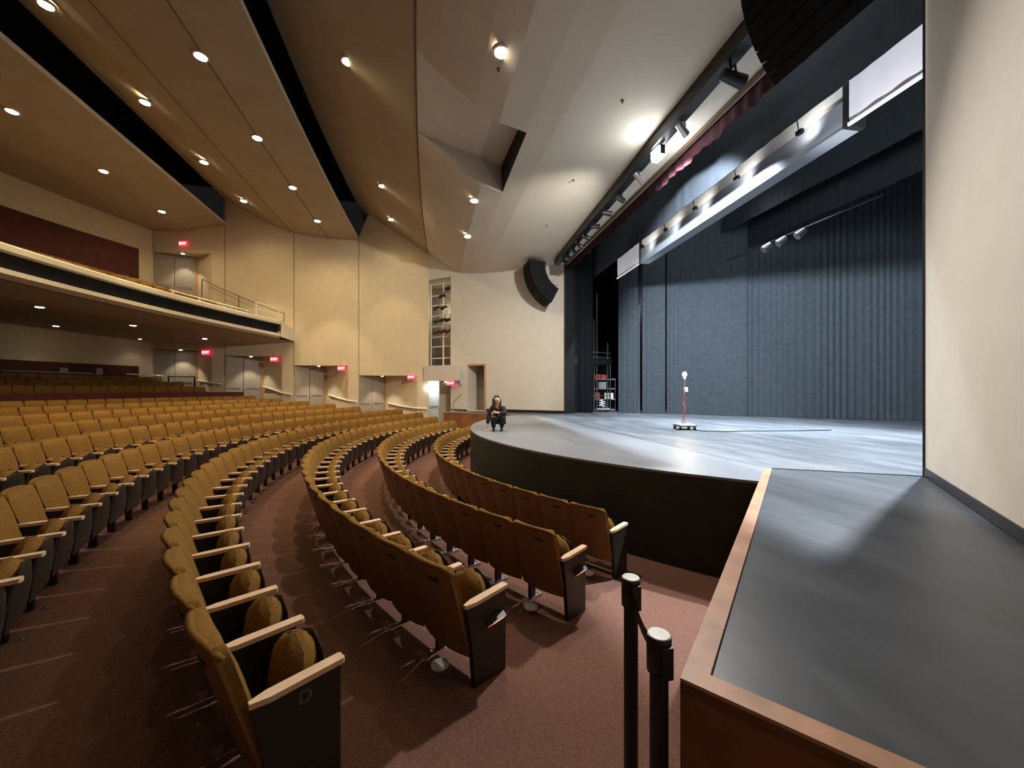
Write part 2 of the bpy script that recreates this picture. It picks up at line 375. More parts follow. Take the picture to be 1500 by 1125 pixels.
# handrails on the niche reveals
def handrail(pts, lab, z_off=0):
    r = empty('wall_handrail', pts[0], 0, lab, 'handrail', 'white handrails beside the side doors')
    P = [Vector(p)-Vector(pts[0]) for p in pts]
    mb = MB(); mb.tube(P, .048, 8); mb.build('rail', 'white', r, True)
    for t in (.15, .5, .9):
        i = min(int(t*(len(P)-1)), len(P)-2); f = t*(len(P)-1)-i; p = P[i].lerp(P[i+1], f)
        b = MB(); b.bar(p+Vector((0, 0, -.01)), p+Vector((.09, .0, -.08)), .02, .02); b.build('bracket', 'white', r)
handrail([(12.08, -7.72, 1.50), (11.55, -7.10, 1.36), (10.77, -6.25, 1.27), (10.7, -5.72, 1.24)], 'white handrail right of the third side door from the corner, nearest the stage')
handrail([(12.3, -10.7, 1.95), (11.7, -10.1, 1.78), (11.08, -9.5, 1.66), (11.0, -9.12, 1.62)], 'white handrail between the two side doors clear of the balcony')
handrail([(12.62, -13.9, 2.38), (12.1, -13.2, 2.2), (11.62, -12.7, 2.06), (11.5, -12.22, 1.98)], 'white handrail right of the side door under the balcony end')
handrail([(12.85, -16.9, 2.68), (12.5, -16.4, 2.62), (12.02, -15.95, 2.55), (11.93, -15.45, 2.5)], 'white handrail right of the farthest side door under the balcony')
# ------------------------------------------------------------------ rear wall with maroon panels
w = ring([(25.35, 0), (25.35, 10.32)], D2(-35), D2(36), 60); st(w, 'wall_rear', 'wall')
def maroon(z0, z1, th0, th1, lab):
    m_ = ring([(25.33, z0), (25.25, z0), (25.25, z1), (25.33, z1), (25.33, z0)], th0, th1, 30)
    tag(m_.build('acoustic_panel', 'maroon'), lab, 'wall panel', 'maroon acoustic panels on the rear wall')
tA = math.asin(12.0/25.3)
maroon(6.9, 8.80, D2(5), tA, 'dark maroon acoustic panel on the wall behind the balcony seats')
maroon(1.9, 3.32, D2(5), tA, 'dark maroon acoustic panel on the rear wall under the balcony')
w = MB(); w.box(-15.2, -15, -27, 2, 0, 13.4); st(w, 'wall_near_side', 'wall')
# ------------------------------------------------------------------ balcony
TH0, TH1 = D2(-6), D2(34.2); RB = 19.1
def bz(z, th): t = th/TH1; return z-.26*t*t
def ringz(prof, th0, th1, n, mb, m='_'):
    rows = []
    for i in range(n+1):
        t = th0+(th1-th0)*i/n; rows.append([pol(r, t, bz(z, t)) for r, z in prof])
    mb.grid(rows, m)
mb = MB()
ringz([(RB+.3, 5.58), (RB, 5.56), (RB, 5.70), (RB+.06, 5.74), (RB+.4, 5.74), (RB+.45, 5.0)], TH0, TH1, 50, mb)
ringz([(RB+.3, 5.58), (RB+.3, 5.12)], TH0, TH1, 50, mb, 'black')
ringz([(RB+.3, 5.12), (RB, 5.12), (RB, 5.0), (RB+.25, 4.92)], TH0, TH1, 50, mb)
# closing return to the side wall
e0 = pol(RB, TH1); e1 = pol(RB+.45, TH1); W0 = Vector((11.62, -12.12, 0)); dz = -.26
zb = [5.02+dz+.0, 5.74+dz]
mb.quad((e0.x, e0.y, 4.70), (W0.x, W0.y, 4.62), (W0.x, W0.y, 5.10), (e0.x, e0.y, 5.50))
mb.quad((e0.x, e0.y, 5.50), (W0.x, W0.y, 5.10), (W0.x+.1, W0.y-1.4, 5.10), (e1.x-.2, e1.y-.9, 5.48))
mb.quad((e0.x, e0.y, 4.70), (e0.x, e0.y, 5.5), (e0.x-.12, e0.y-.02, 5.5), (e0.x-.12, e0.y-.02, 4.72))
st(mb, 'wall_balcony_front', 'lip')
mb = MB()
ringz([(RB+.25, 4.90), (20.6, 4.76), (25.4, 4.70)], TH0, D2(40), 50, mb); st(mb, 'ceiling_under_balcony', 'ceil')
mb = MB(); ringz([(RB+.45, 5.0), (20.2, 5.0), (20.2, 5.3), (21.2, 5.3), (21.2, 5.65), (22.3, 5.65), (22.3, 6.05), (23.4, 6.05), (23.4, 6.4), (25.4, 6.45)], TH0, D2(37.5), 50, mb)
st(mb, 'floor_balcony', 'carpet')
# balcony rails
r = empty('guard_rail', (10.0, -12.75, 5.5), 0, 'white guard rail of two bars on the end of the balcony front', 'railing')
pA = pol(RB+.12, D2(30.6)); pB = pol(RB+.12, D2(33.9)); o_ = Vector((10.0, -12.75, 5.5)); pA.z = 5.52; pB.z = 5.46
def rel(p, dz=0): return Vector(p)+Vector((0, 0, dz))-o_
for p, nm in ((pA, 0), (pB, 1)):
    b = MB(); b.bar(rel(p), rel(p, .62), .045, .045); b.build('post', 'white', r)
for z in (.6, .3):
    b = MB(); b.bar(rel(pA, z), rel(pB, z), .05, .05); b.build('rail', 'white', r)
r = empty('parapet_rail', (0, 0, 0), 0, 'low white rail running along the top of the curved balcony front', 'railing')
b = MB(); b.tube([pol(RB+.12, D2(20)+D2(9.6)*i/10, bz(5.86, D2(20)+D2(9.6)*i/10)) for i in range(11)], .022, 6); b.build('rail', 'white', r)
for i in range(4):
    t = D2(20.3+3*i); b = MB(); b.bar(pol(RB+.12, t, bz(5.74, t)), pol(RB+.12, t, bz(5.86, t)), .03, .03); b.build('post', 'white', r)
r = empty('stair_rail', (0, 0, 0), 0, 'thin brown stair rail on the side wall above the balcony end', 'railing')
b = MB(); b.tube([(12.0, -16.3, 7.55), (11.85, -15.4, 7.1), (11.55, -13.9, 6.45), (11.35, -12.9, 6.05), (11.3, -12.5, 5.95)], .022, 6); b.build('rail', 'brownedge', r)
for p in ((12.0, -16.3, 7.55), (11.68, -14.6, 6.74), (11.3, -12.5, 5.95)):
    b = MB(); b.bar(p, (p[0], p[1], p[2]-.9), .03, .03); b.build('post', 'brownedge', r)
# parapet between the cross aisle and the rear stalls
w = MB(); rows = []
for i in range(61):
    t = D2(-10)+D2(42.3)*i/60; rows.append([pol(20.8, t, 1.1), pol(20.8, t, 2.12), pol(20.92, t, 2.12), pol(20.92, t, 1.1)])
w.grid(rows); t = D2(32.3); w.add([rows[-1][k] for k in range(4)], [(0, 1, 2, 3)]); st(w, 'wall_cross_aisle', 'maroon')
# ------------------------------------------------------------------ theatre seats
def pillow(mb, m, hw, z0, z1, prof, thick, nz=9, nx=8, bulge=.02, hollow=0.):
    """closed upholstered slab: hw(v) half width, prof(v) -> y of the rear face, front bulges"""
    F = []; B = []
    for i in range(nz+1):
        v = i/nz; z = z0+(z1-z0)*v; w_ = hw(v); rf = []; rb = []
        for k in range(nx+1):
            u = -1+2*k/nx; e = (1-abs(u)**4)*(1-abs(2*v-1)**6)
            c_ = hollow*(1-u*u); rf.append((u*w_, -c_+prof(v)+thick*(.45+.55*e)+bulge*(1-u*u)*(1-(2*v-1)**2), z)); rb.append((u*w_, prof(v)-c_+thick*.38*(abs(u)**3 if not hollow else 0)+thick*.3*(max(0, v-.75)/.25)**2*(not hollow), z))
        F.append(rf); B.append(rb)
    n = nx+1
    vs = [v for r in F for v in r]+[v for r in B for v in r]; o = (nz+1)*n; fs = []
    for i in range(nz):
        for k in range(nx):
            a = i*n+k; fs.append((a, a+1, a+n+1, a+n)); fs.append((o+a, o+a+n, o+a+n+1, o+a+1))
        fs.append((i*n, i*n+n, o+i*n+n, o+i*n)); fs.append((i*n+nx, o+i*n+nx, o+i*n+n+nx, i*n+n+nx))
    for k in range(nx):
        fs.append((k, o+k, o+k+1, k+1)); a = nz*n+k; fs.append((a, a+1, o+a+1, o+a))
    mb.add(vs, fs, m)
W2 = .26
def lean(z): return .175*(1-(z-.22)/.62)
def mb_cushion(mb, m='_', nz=9, nx=8):
    def hw(v): return (.226+.024*min(1, max(0, (v-.5)/.12)))*(1-.13*max(0, (v-.80)/.20)**2.6)
    pillow(mb, m, hw, .30, .855, lambda v: lean(.30+.555*v)+.012, .082, nz, nx, .004, .034)
    # rolled top edge over the back panel
    if nz > 5: mb.tube([(-.238, .026, .806), (-.222, .004, .832), (-.17, -.012, .848), (-.08, -.028, .853), (0, -.034, .855), (.08, -.028, .853), (.17, -.012, .848), (.222, .004, .832), (.238, .026, .806)], .018, 8, m)
def mb_panel(mb, m='_', nx=6):
    rows = []
    for z, w_ in ((.20, .235), (.25, .248), (.45, .25), (.65, .25), (.79, .249), (.82, .244), (.842, .222)):
        rows.append([(u*w_, lean(z)-.034*(1-u*u)-.004, z) for u in [-1+2*k/nx for k in range(nx+1)]])
    mb.grid(rows, m); mb.grid([[(x, y+.016, z) for x, y, z in r] for r in rows], m)
    mb.grid([[r[0], (r[0][0], r[0][1]+.016, r[0][2])] for r in rows], m); mb.grid([[r[-1], (r[-1][0], r[-1][1]+.016, r[-1][2])] for r in rows], m)
    mb.grid([rows[0], [(x, y+.016, z) for x, y, z in rows[0]]], m); mb.grid([rows[-1], [(x, y+.016, z) for x, y, z in rows[-1]]], m)
def dome(v): return .211*math.sqrt(max(.0, 1-(max(0, v-.30)/.70)**2.3))*.98+.006
def mb_seat(mb, m='_', nz=9, nx=8): pillow(mb, m, dome, .225, .655, lambda v: .265+.050*v, .165, nz, nx, .02)
def mb_shell(mb, m='_', nz=9, nx=8):
    pillow(mb, m, lambda v: dome(v)*1.0+.004, .21, .630, lambda v: .425+.045*v, .022, nz, nx, .012)
def mb_arm(mb, x, m='_'):
    z0, z1 = .562, .588
    mb.prism([(x-.012, .115), (x+.012, .115), (x+.03, .19), (x+.03, .51), (x+.022, .52), (x-.022, .52), (x-.03, .51), (x-.03, .19)], z0, z1, m)
def mb_stand(mb, x, m='_'):
    mb.add([(x+s*.014, y, z) for s in (-1, 1) for y, z in ((.13, .562), (.48, .562), (.44, .28), (.38, .22), (.25, .22), (.19, .30))],
           [(0,1,2,3,4,5), (11,10,9,8,7,6)]+[(i, (i+1) % 6, 6+(i+1) % 6, 6+i) for i in range(6)], m)
    mb.box(x-.02, x+.02, .28, .35, -.03, .23, m)
def mb_foot(mb, x, m='_'): mb.box(x-.035, x+.035, .20, .44, -.028, -.012, m); mb.tube([(x, .23, -.02), (x, .23, .0)], .014, 6, m); mb.tube([(x, .41, -.02), (x, .41, .0)], .014, 6, m)
def mb_end(mb, x, m='_'):
    mb.add([(x+s*.02, y, z) for s in (-1, 1) for y, z in ((.12, .562), (.50, .562), (.50, -.04), (.20, -.04), (.165, .3))],
           [(0,1,2,3,4), (9,8,7,6,5)]+[(i, (i+1) % 5, 5+(i+1) % 5, 5+i) for i in range(5)], m)
LOW = (5, 4)
proto = empty('theatre_seat', (0, 0, -50), 0, 'seat', 'seat')
def part(fn, name, m, parent, *a, smooth=True):
    mb = MB(); fn(mb, *a); return mb.build(name, m, parent, smooth)
part(mb_cushion, 'backrest_cushion', 'fabric', proto)
bp = part(mb_panel, 'back_panel', 'ply', proto)
sl = MB(); sl.box(-.13, -.03, lean(.755)-.040, lean(.755)-.028, .745, .765); sl.build('number_plate', 'dark', bp)
sc = part(mb_seat, 'seat_cushion', 'fabric', proto); part(mb_shell, 'seat_shell', 'dark', proto)
ah = part(mb_arm, 'armrest', 'maple', proto, -W2, smooth=False)
sd = part(mb_stand, 'standard', 'dark', proto, -W2, smooth=False); part(mb_foot, 'foot_plate', 'metal', sd, -W2, smooth=False)
# plainer mid-distance seat
mid = empty('theatre_seat', (0, 0, -51), 0, 'seat', 'seat')
part(lambda mb: mb_cushion(mb, '_', 5, 4), 'backrest_cushion', 'fabric', mid); part(lambda mb: mb_panel(mb, '_', 2), 'back_panel', 'ply', mid)
part(lambda mb: mb_seat(mb, '_', 5, 4), 'seat_cushion', 'fabric', mid); part(lambda mb: mb_shell(mb, '_', 5, 4), 'seat_shell', 'dark', mid)
part(mb_arm, 'armrest', 'maple', mid, -W2, smooth=False); part(mb_stand, 'standard', 'dark', mid, -W2, smooth=False)
# distant seat: one mesh
def far_mb():
    mb = MB(); mb_cushion(mb, 'fabric', 4, 2); mb_seat(mb, 'fabric', 4, 2); mb_shell(mb, 'dark', 4, 2); mb_panel(mb, 'ply', 1)
    mb_arm(mb, -W2, 'maple'); mb_stand(mb, -W2, 'dark'); return mb
farmb = far_mb(); farmesh = farmb.mesh('theatre_seat', 'fabric', True)
end_me = MB(); mb_end(end_me, -W2); end_me = end_me.mesh('end_panel', 'dark')
arm2 = MB(); mb_arm(arm2, W2); arm2 = arm2.mesh('armrest', 'maple'); end2 = MB(); mb_end(end2, W2); end2 = end2.mesh('end_panel', 'dark')
ORD = 'first second third fourth fifth sixth seventh eighth ninth tenth eleventh twelfth thirteenth fourteenth fifteenth sixteenth seventeenth eighteenth nineteenth twentieth'.split()
TENS = {20: 'twenty', 30: 'thirty', 40: 'forty', 50: 'fifty'}
def ordw(n):
    if n <= 20: return ORD[n-1]
    t = n//10*10; return (TENS[t][:-1]+'ieth') if n == t else TENS[t]+'-'+ORD[n-t-1]
ROWS = []   # radius, floor z, near x (or None), far x, description
farx = [5.6, 6.35, 7.5, 8.55, 9.4, 9.1, 9.6, 10.0, 10.3, 10.7]
nearx = [-5.38, -6.20, -6.95, -7.66]
rowz = [0, .12, .225, .325, .46, .60, .72, .84, .96, 1.08]
rown = ['front row', 'second row', 'third row', 'fourth row', 'fifth row', 'sixth row', 'seventh row', 'eighth row', 'ninth row', 'tenth row']
for k in range(10): ROWS.append((9.05+1.22*k, rowz[k], nearx[k] if k < 4 else None, farx[k], rown[k]))
for k, (R, z, fx) in enumerate(((22.05, 1.51, 11.0), (23.15, 1.73, 11.4), (24.2, 1.94, 11.7))): ROWS.append((R, z, None, fx, ['first', 'second', 'third'][k]+' row behind the dark parapet'))
seats = []; BESIDE = []
def vis(p):
    d = p-CAM; t = d.x*AX+d.y*AY; s = -d.x*AY+d.y*AX
    return t, (s/t if t > .3 else -99)
for ri, (R, z, nx_, fx, nm) in enumerate(ROWS):
    tf = math.asin(fx/R); dth = .52/R; n = 0; tn = math.asin(nx_/R) if nx_ else None
    thl = []
    if tn is not None:
        N = int(round((tf-tn)/dth)); thl = [tn+dth*(i+.5) for i in range(N)]
    else:
        t_ = tf-dth/2
        while t_ > D2(-60):
            thl.append(t_); t_ -= dth
    for i, t_ in enumerate(thl):
        p = pol(R, t_, z); T, u = vis(p)
        if T < .5 or u < -1.72:
            if tn is None and p.x > -8.4: BESIDE.append((p, t_))
            continue
        last = (i == len(thl)-1) if tn is not None else i == 0
        seats.append([T, ri, i, t_, p, tn is not None and i == 0, last, nm, tn is not None])
BAL = []
for R, z in ((20.75, 5.3), (21.85, 5.65), (22.95, 6.05), (24.1, 6.4)):
    t_ = math.asin((11.0 if R < 22 else 11.2)/R)
    while t_ > D2(9): BAL.append((pol(R, t_, bz(z, t_)), t_)); t_ -= .52/R
seats.sort(key=lambda s: s[0])
near = seats[:300]; rest = seats[300:]
for (T, ri, i, t_, p, first, last, nm, fromnear) in near:
    tn_ = 'mustard %s seat in the %s, %s' % ('theatre', nm, ('at its near aisle end' if first else ordw(i+1)+' from its near aisle end') if fromnear else ('at its far end' if last else ordw(i+1)+' from its far end'))
    src = proto if T < 8.5 else mid if T < 14.5 else None
    if ri == 9 or ri >= 10: g = 'mustard theatre seats'
    if src:
        o = dup(src, p, t_, tn_, ('armrest', 'standard') if False else ())
    else:
        o = bpy.data.objects.new('theatre_seat', farmesh); C.objects.link(o); o.location = p; o.rotation_euler = (0, 0, t_)
        o['label'] = tn_; o['category'] = 'seat'
    o['group'] = 'mustard upholstered theatre seats in the curved rows'
    if first and src:
        for c in list(o.children):
            if c.name.startswith('standard'):
                for g_ in list(c.children): bpy.data.objects.remove(g_)
                bpy.data.objects.remove(c)
        e = bpy.data.objects.new('end_panel', end_me); C.objects.link(e); e.parent = o
        if ri in (1, 2):
            m_ = MB(); m_.add([(-W2-.02, .30, .42), (-W2-.02, .47, .42), (-W2-.02, .47, .36), (-W2-.02, .30, .36), (-W2-.075, .32, .405), (-W2-.075, .45, .405)],
                              [(0, 1, 5, 4), (0, 4, 3), (1, 2, 5), (0, 3, 2, 1)], 'dark')
            m_.add([(-W2-.021, .31, .36), (-W2-.021, .46, .36), (-W2-.07, .44, .398), (-W2-.07, .33, .398)], [(0, 1, 2, 3)], 'aisleglow')
            m_.build('aisle_light', 'dark', o)
        if ri == 3:
            cu = bpy.data.curves.new('t', 'FONT'); cu.body = 'D'; cu.size = .085; cu.align_x = 'CENTER'; to = bpy.data.objects.new('t', cu)
            me = bpy.data.meshes.new_from_object(to); bpy.data.objects.remove(to)
            for v in me.vertices: v.co = Vector((-W2-.0215, .335+v.co.x, .47+v.co.y))
            me.materials.clear(); me.materials.append(M['letter']); lo = bpy.data.objects.new('row_letter', me); C.objects.link(lo); lo.parent = o
    if last and src:
        e = bpy.data.objects.new('armrest', arm2); C.objects.link(e); e.parent = o
        e = bpy.data.objects.new('end_panel', end2); C.objects.link(e); e.parent = o
for pr0 in (proto, mid):
    for c in list(pr0.children):
        for g_ in list(c.children): bpy.data.objects.remove(g_)
        bpy.data.objects.remove(c)
    bpy.data.objects.remove(pr0)
# everything beyond the first three hundred seats is one mass
mb = MB()
for p, t_ in [(s[4], s[3]) for s in rest]+BAL+BESIDE:
    T = Matrix.Translation(p) @ Matrix.Rotation(t_, 4, 'Z'); b = len(mb.v)
    mb.v += [tuple(T @ Vector(v)) for v in farmb.v]; mb.f += [tuple(b+i for i in f) for f in farmb.f]
    idx = [mb.mi(m) for m in farmb.ms]; mb.m += [idx[k] for k in farmb.m]
tag(mb.build('distant_theatre_seats', 'fabric'), 'mass of small mustard seats in the farthest rows and on the balcony', 'seats', kind='stuff')
# floor air vents under the row ends
for x, y, lab in ((-6.65, -5.81, 'white mushroom air vent on the floor under the third row end'), (-5.9, -4.92, 'white mushroom air vent on the floor under the second row end'),
                  (-5.17, -4.0, 'white mushroom air vent on the floor under the front row end')):
    r_ = math.hypot(x, y-CY); v = empty('floor_air_vent', (x, y, fz(r_)), 0, lab, 'vent', 'mushroom air vents under the seats')
    b = MB(); b.lathe([(.035, 0), (.035, .045)], 12); b.build('stem', 'metal', v, True)
    b = MB(); b.lathe([(.05, .04), (.066, .048), (.062, .060), (.04, .068), (.001, .070)], 16); b.build('cap', 'cap', v, True)
# ------------------------------------------------------------------ stanchions
def stanchion(x, y, ztop, lab, rz):
    r_ = math.hypot(x, y-CY); z0 = fz(r_); H = ztop-z0
    v = empty('belt_stanchion', (x, y, z0), rz, lab, 'stanchion', 'black belt stanchions')
    b = MB(); b.lathe([(.14, 0), (.14, .02), (.06, .045), (.032, .06)], 24); b.build('base', 'blackmetal', v, True)
    b = MB(); b.lathe([(.032, .05), (.032, H-.13)], 20); b.build('post', 'blackmetal', v, True)
    b = MB(); b.lathe([(.033, H-.135), (.042, H-.13), (.043, H-.012), (.040, H-.004)], 24); hd = b.build('belt_head', 'blackmetal', v, True)
    b = MB(); b.lathe([(.039, H-.006), (.037, H), (.001, H+.001)], 24); b.build('top_cap', 'cap', hd, True)
    b = MB(); b.box(-.055, -.038, -.02, .02, H-.13, H-.02); b.build('belt_clip', 'blackmetal', hd)
    return v, H+z0
s1, zt1 = stanchion(-7.83, -4.99, 1.38, 'black belt stanchion post farther from the side stage corner, with grey cap', 0)
s2, zt2 = stanchion(-8.225, -5.11, 1.38, 'black belt stanchion post beside the wooden corner of the side stage', 0)
b = MB(); a0 = Vector((-7.83-.035, -4.995, 1.29)); a1 = Vector((-8.225+.035, -5.09, 1.315)); rows = []
for i in range(9):
    t = i/8; p = a0.lerp(a1, t); p.z -= .05*(1-(2*t-1)**2); rows.append([p+Vector((0, 0, -.024)), p+Vector((0, 0, .024))])
b.grid(rows); b.grid([[v+Vector((.001, -.003, 0)) for v in r] for r in rows])
bl = b.build('belt', 'blackmetal'); bl.parent = s1; bl.location = -Vector(s1.location)
# ------------------------------------------------------------------ drapes on stage
def drape(name, a, b, z0, z1, m, lab, cat='curtain', amp=.06, pitch=.28, group=None, dip=0):
    a = Vector(a); b = Vector(b); L = (b-a).length; d = (b-a)/L; nrm = Vector((-d.y, d.x)); n = int(L/pitch*8); front = []; back = []
    for k, nz in ((0, front), (1, back)):
        pass
    rows = []
    ph = random.random()*6
    for j in range(6):
        z = z0+(z1-z0)*j/5; row = []
        for i in range(n+1):
            s = L*i/n; o = amp*(math.sin(2*PI*s/pitch+ph+1.9*math.sin(s*1.7)+1.2*math.sin(s*4.1+ph))*(.25+.75*abs(math.sin(s*.9+ph)*math.cos(s*2.3)))+.8*math.sin(s*2.3+ph*2)*(1-.2*j/5))
            row.append((a.x+d.x*s+nrm.x*o, a.y+d.y*s+nrm.y*o, z))
        rows.append(row)
    mb = MB(); mb.grid(rows); ob = rows
    bk = [[(x+nrm.x*.012, y+nrm.y*.012, z) for x, y, z in r] for r in rows]; mb.grid(bk)
    mb.grid([rows[0], bk[0]]); mb.grid([rows[-1], bk[-1]])
    mb.grid([[r[0] for r in rows], [r[0] for r in bk]]); mb.grid([[r[-1] for r in rows], [r[-1] for r in bk]])
    return tag(mb.build(name, m, smooth=True), lab, cat, group)
G = 'black masking drapes around the stage'
drape('stage_drape', (3.05, 6.31), (-.24, 10.09), 1.21, 9.5, 'velvet', 'wide pleated blue-black drape across the right part of the stage back', group=G, amp=.022, pitch=.2)
drape('stage_drape', (-.24, 10.09), (-5.5, 13.2), 1.21, 9.5, 'velvet', 'blue-black drape continuing the stage back behind the right wall', group=G, amp=.022, pitch=.2)
drape('stage_drape', (5.0, 4.2), (2.98, 6.30), 1.21, 9.5, 'velvet', 'pleated dark drape right of the thin black gap, behind the lamp stand', group=G, amp=.018, pitch=.2)
drape('stage_drape', (5.62, 3.42), (4.98, 4.10), 1.21, 9.5, 'velvet', 'narrow flat dark drape left of the thin black gap, behind the bright edged leg', group=G, amp=.015)
drape('side_drape', (6.25, 2.62), (5.62, 3.22), 1.21, 9.5, 'velvet', 'narrow black leg drape right of the rigging frame', group=G, amp=.02)
w = MB(); w.bar((5.58, 3.22, 1.2), (5.58, 3.22, 5.9), .05, .05); tag(w.build('drape_pipe', 'metal'), 'bright upright pipe on the edge of the narrow leg drape', 'pipe')
drape('side_drape', (6.7, .45), (6.2, 1.35), 1.21, 8.6, 'velvet2', 'dark green-black leg drape beside the far edge of the opening', group=G, amp=.02)
drape('side_drape', (8.4, 3.8), (7.2, 8.5), 1.21, 9.5, 'velvet2', 'black cloth in the far wings behind the rigging frame', group=G, amp=.1)
for (y, z0, lab) in ((5.4, 8.3, 'black border cloth hanging upstage of the pale beam'), (6.2, 7.7, 'black border cloth hanging high over the middle of the stage')):
    drape('stage_border', (-7.5, y), (3.3 if y < 5.5 else 2.8, y), z0, 10.5, 'velvet2', lab, group='black border cloths over the stage', amp=.02)
# valances in the opening
vb = MB(); rows = []; n = 200
for j in range(5):
    row = []
    for i in range(n+1):
        X = -6.0+12.0*i/n; zb_ = 7.27+.07*abs(math.sin(X*3.3)); z = zb_+(7.72-zb_)*j/4
        row.append((X, -.31+.040*(X+6)+.03*math.sin(X*21)*(1-.5*j/4), z))
    rows.append(row)
vb.grid(rows); vb.grid([[(x, y+.015, z) for x, y, z in r] for r in rows]); tag(vb.build('red_valance', 'red', smooth=True), 'dark red scalloped valance along the top of the stage opening', 'valance')
drape('black_valance', (-5.98, .42), (5.98, 1.22), 7.03, 8.6, 'velvet2', 'black valance cloth hanging behind the red scalloped one', 'valance', amp=.012, pitch=.4)
# pale portal beam with white end cloths
pb = empty('portal_beam', (0, 1.62, 7.09), .07, 'pale two-tone steel beam spanning the stage opening', 'beam')
b = MB(); b.box(-4.2, 3.1, -.02, .22, .22, 1.3); b.build('upper_face', 'beamup', pb)
b = MB(); b.box(-4.2, 3.1, -.06, .26, -.28, .22); b.build('lower_face', 'beamlow', pb)
b = MB(); b.box(-4.2, 3.1, -.075, -.055, -.285, -.26); b.build('bottom_flange', 'beamlow', pb)
b = MB(); b.box(-4.30, -4.2, -.08, .28, -.28, 1.3); b.box(3.1, 3.16, -.08, .28, -.28, 1.3); b.build('end_plate', 'blackmetal', pb)
for x0, x1, lab in ((-6.0, -4.3, 'bright white cloth hung at the near end of the portal beam'), (3.16, 5.0, 'bright white cloth hung at the far end of the portal beam')):
    b = MB(); rows = []
    for j in range(5):
        rows.append([(x0+(x1-x0)*i/30, 1.53+.07*(x0+(x1-x0)*i/30)+.006*math.sin(i*.9), 6.82+1.5*j/4) for i in range(31)])
    b.grid(rows); b.grid([[(x, y+.02, z) for x, y, z in r] for r in rows]); b.bar((x0, 1.52+.07*x0, 6.81), (x1, 1.52+.07*x1, 6.81), .04, .05)
    tag(b.build('white_cloth', 'whitecloth', smooth=True), lab, 'cloth')
# ------------------------------------------------------------------ rigging frame and wing clutter
rg = empty('rigging_frame', (7.0, 2.2, 1.2), 0, 'pale metal rigging frame of upright pipes in the far wing', 'rigging')
def rl(p): return Vector(p)-Vector((7.0, 2.2, 1.2))
for (x, y, z1) in ((6.55, 1.30, 7.1), (6.6, 1.47, 5.2), (6.65, 1.62, 5.4), (6.7, 1.78, 6.6), (6.9, 2.42, 4.4), (6.95, 2.58, 3.5)):
    b = MB(); b.tube([rl((x, y, 1.2)), rl((x, y, z1))], .022, 6); b.build('upright_pipe', 'metal', rg)
for z, t in ((3.92, .03), (3.70, .03), (1.95, .03)):
    b = MB(); b.bar(rl((6.5, 1.25, z)), rl((6.98, 2.62, z)), t, t); b.build('cross_bar', 'metal', rg)
b = MB(); b.bar(rl((6.5, 1.25, 3.5)), rl((6.98, 2.62, 3.5)), .08, .26); b.build('dark_crosspiece', 'blackmetal', rg)
rg2 = empty('rigging_frame', (6.3, .5, 1.2), 0, 'dim rigging pipes just inside the far edge of the stage opening', 'rigging')
for (x, y, z1) in ((6.25, .42, 6.3), (6.28, .5, 6.3)):
    b = MB(); b.tube([(x-6.3, y-.5, 0), (x-6.3, y-.5, z1-1.2)], .018, 6); b.build('upright_pipe', 'metal', rg2)
b = MB(); b.box(-.15, .1, -.12, .12, 2.1, 2.45); b.build('junction_box', 'blackmetal', rg2)
ct = empty('equipment_shelf', (7.6, 2.6, 1.2), .4, 'dark equipment shelf holding boxes behind the rigging frame', 'shelf')
for z in (.05, .55, 1.05, 1.5):
    b = MB(); b.box(-.25, .25, -.5, .5, z, z+.03); b.build('shelf_board', 'greybox', ct)
for sx in (-.24, .24):
    for sy in (-.49, .49):
        b = MB(); b.bar((sx, sy, 0), (sx, sy, 1.55), .03, .03); b.build('shelf_post', 'blackmetal', ct)
T = Matrix.Translation((7.6, 2.6, 1.2)) @ Matrix.Rotation(.4, 4, 'Z')
for (y, z, s, h_, m_, lab) in ((-.32, 1.54, .13, .22, 'redbox', 'orange box on the top shelf in the wing, left one'), (-.02, 1.54, .14, .2, 'redbox', 'orange box on the top shelf in the wing, right one'),
                               (-.1, 1.09, .18, .3, 'greybox', 'grey case on the middle shelf in the wing'), (-.33, .59, .11, .3, 'redbox', 'red canister on the lower shelf in the wing'), (.2, .59, .2, .28, 'white', 'white box on the lower shelf in the wing')):
    b = MB(); b.box(-.22, -.22+2*s, y-s, y+s, z, z+h_-.02); b.box(-.225, -.21+2*s, y-s-.005, y+s+.005, z+h_-.03, z+h_, m_)
    o = b.build('storage_box', m_); o.matrix_world = T; tag(o, lab, 'box')
ws = empty('equipment_cart', (6.75, 2.1, 1.2), .3, 'low dark cart with cables at the foot of the rigging frame', 'cart')
b = MB(); b.box(-.12, .12, -.3, .3, .12, .18); b.build('deck', 'greybox', ws)
for y in (-.25, .25):
    b = MB(); b.tube([(-.1, y, .05), (.1, y, .05)], .05, 10); b.build('wheel', 'blackmetal', ws)
b = MB(); b.tube([(.15*math.cos(t*.7)-.0, .2*math.sin(t*.7), .22+.012*t) for t in range(28)], .016, 6); b.build('cable_coil', 'metal', ws)
# stage electric with small lamps
el = empty('stage_electric', (1.0, 5.6, 7.0), 0, 'small batten of lamps hanging over the middle of the stage', 'light batten')
b = MB(); b.tube([(-3.0, 0, .25), (2.2, 0, .25)], .025, 6); b.build('pipe', 'blackmetal', el)
for x in (-.9, -.25, .3):
    b = MB(); b.tube([(x, 0, .18), (x+.1, -.2, .0)], .09, 10, r2=.13); b.build('lamp_housing', 'metal', el)
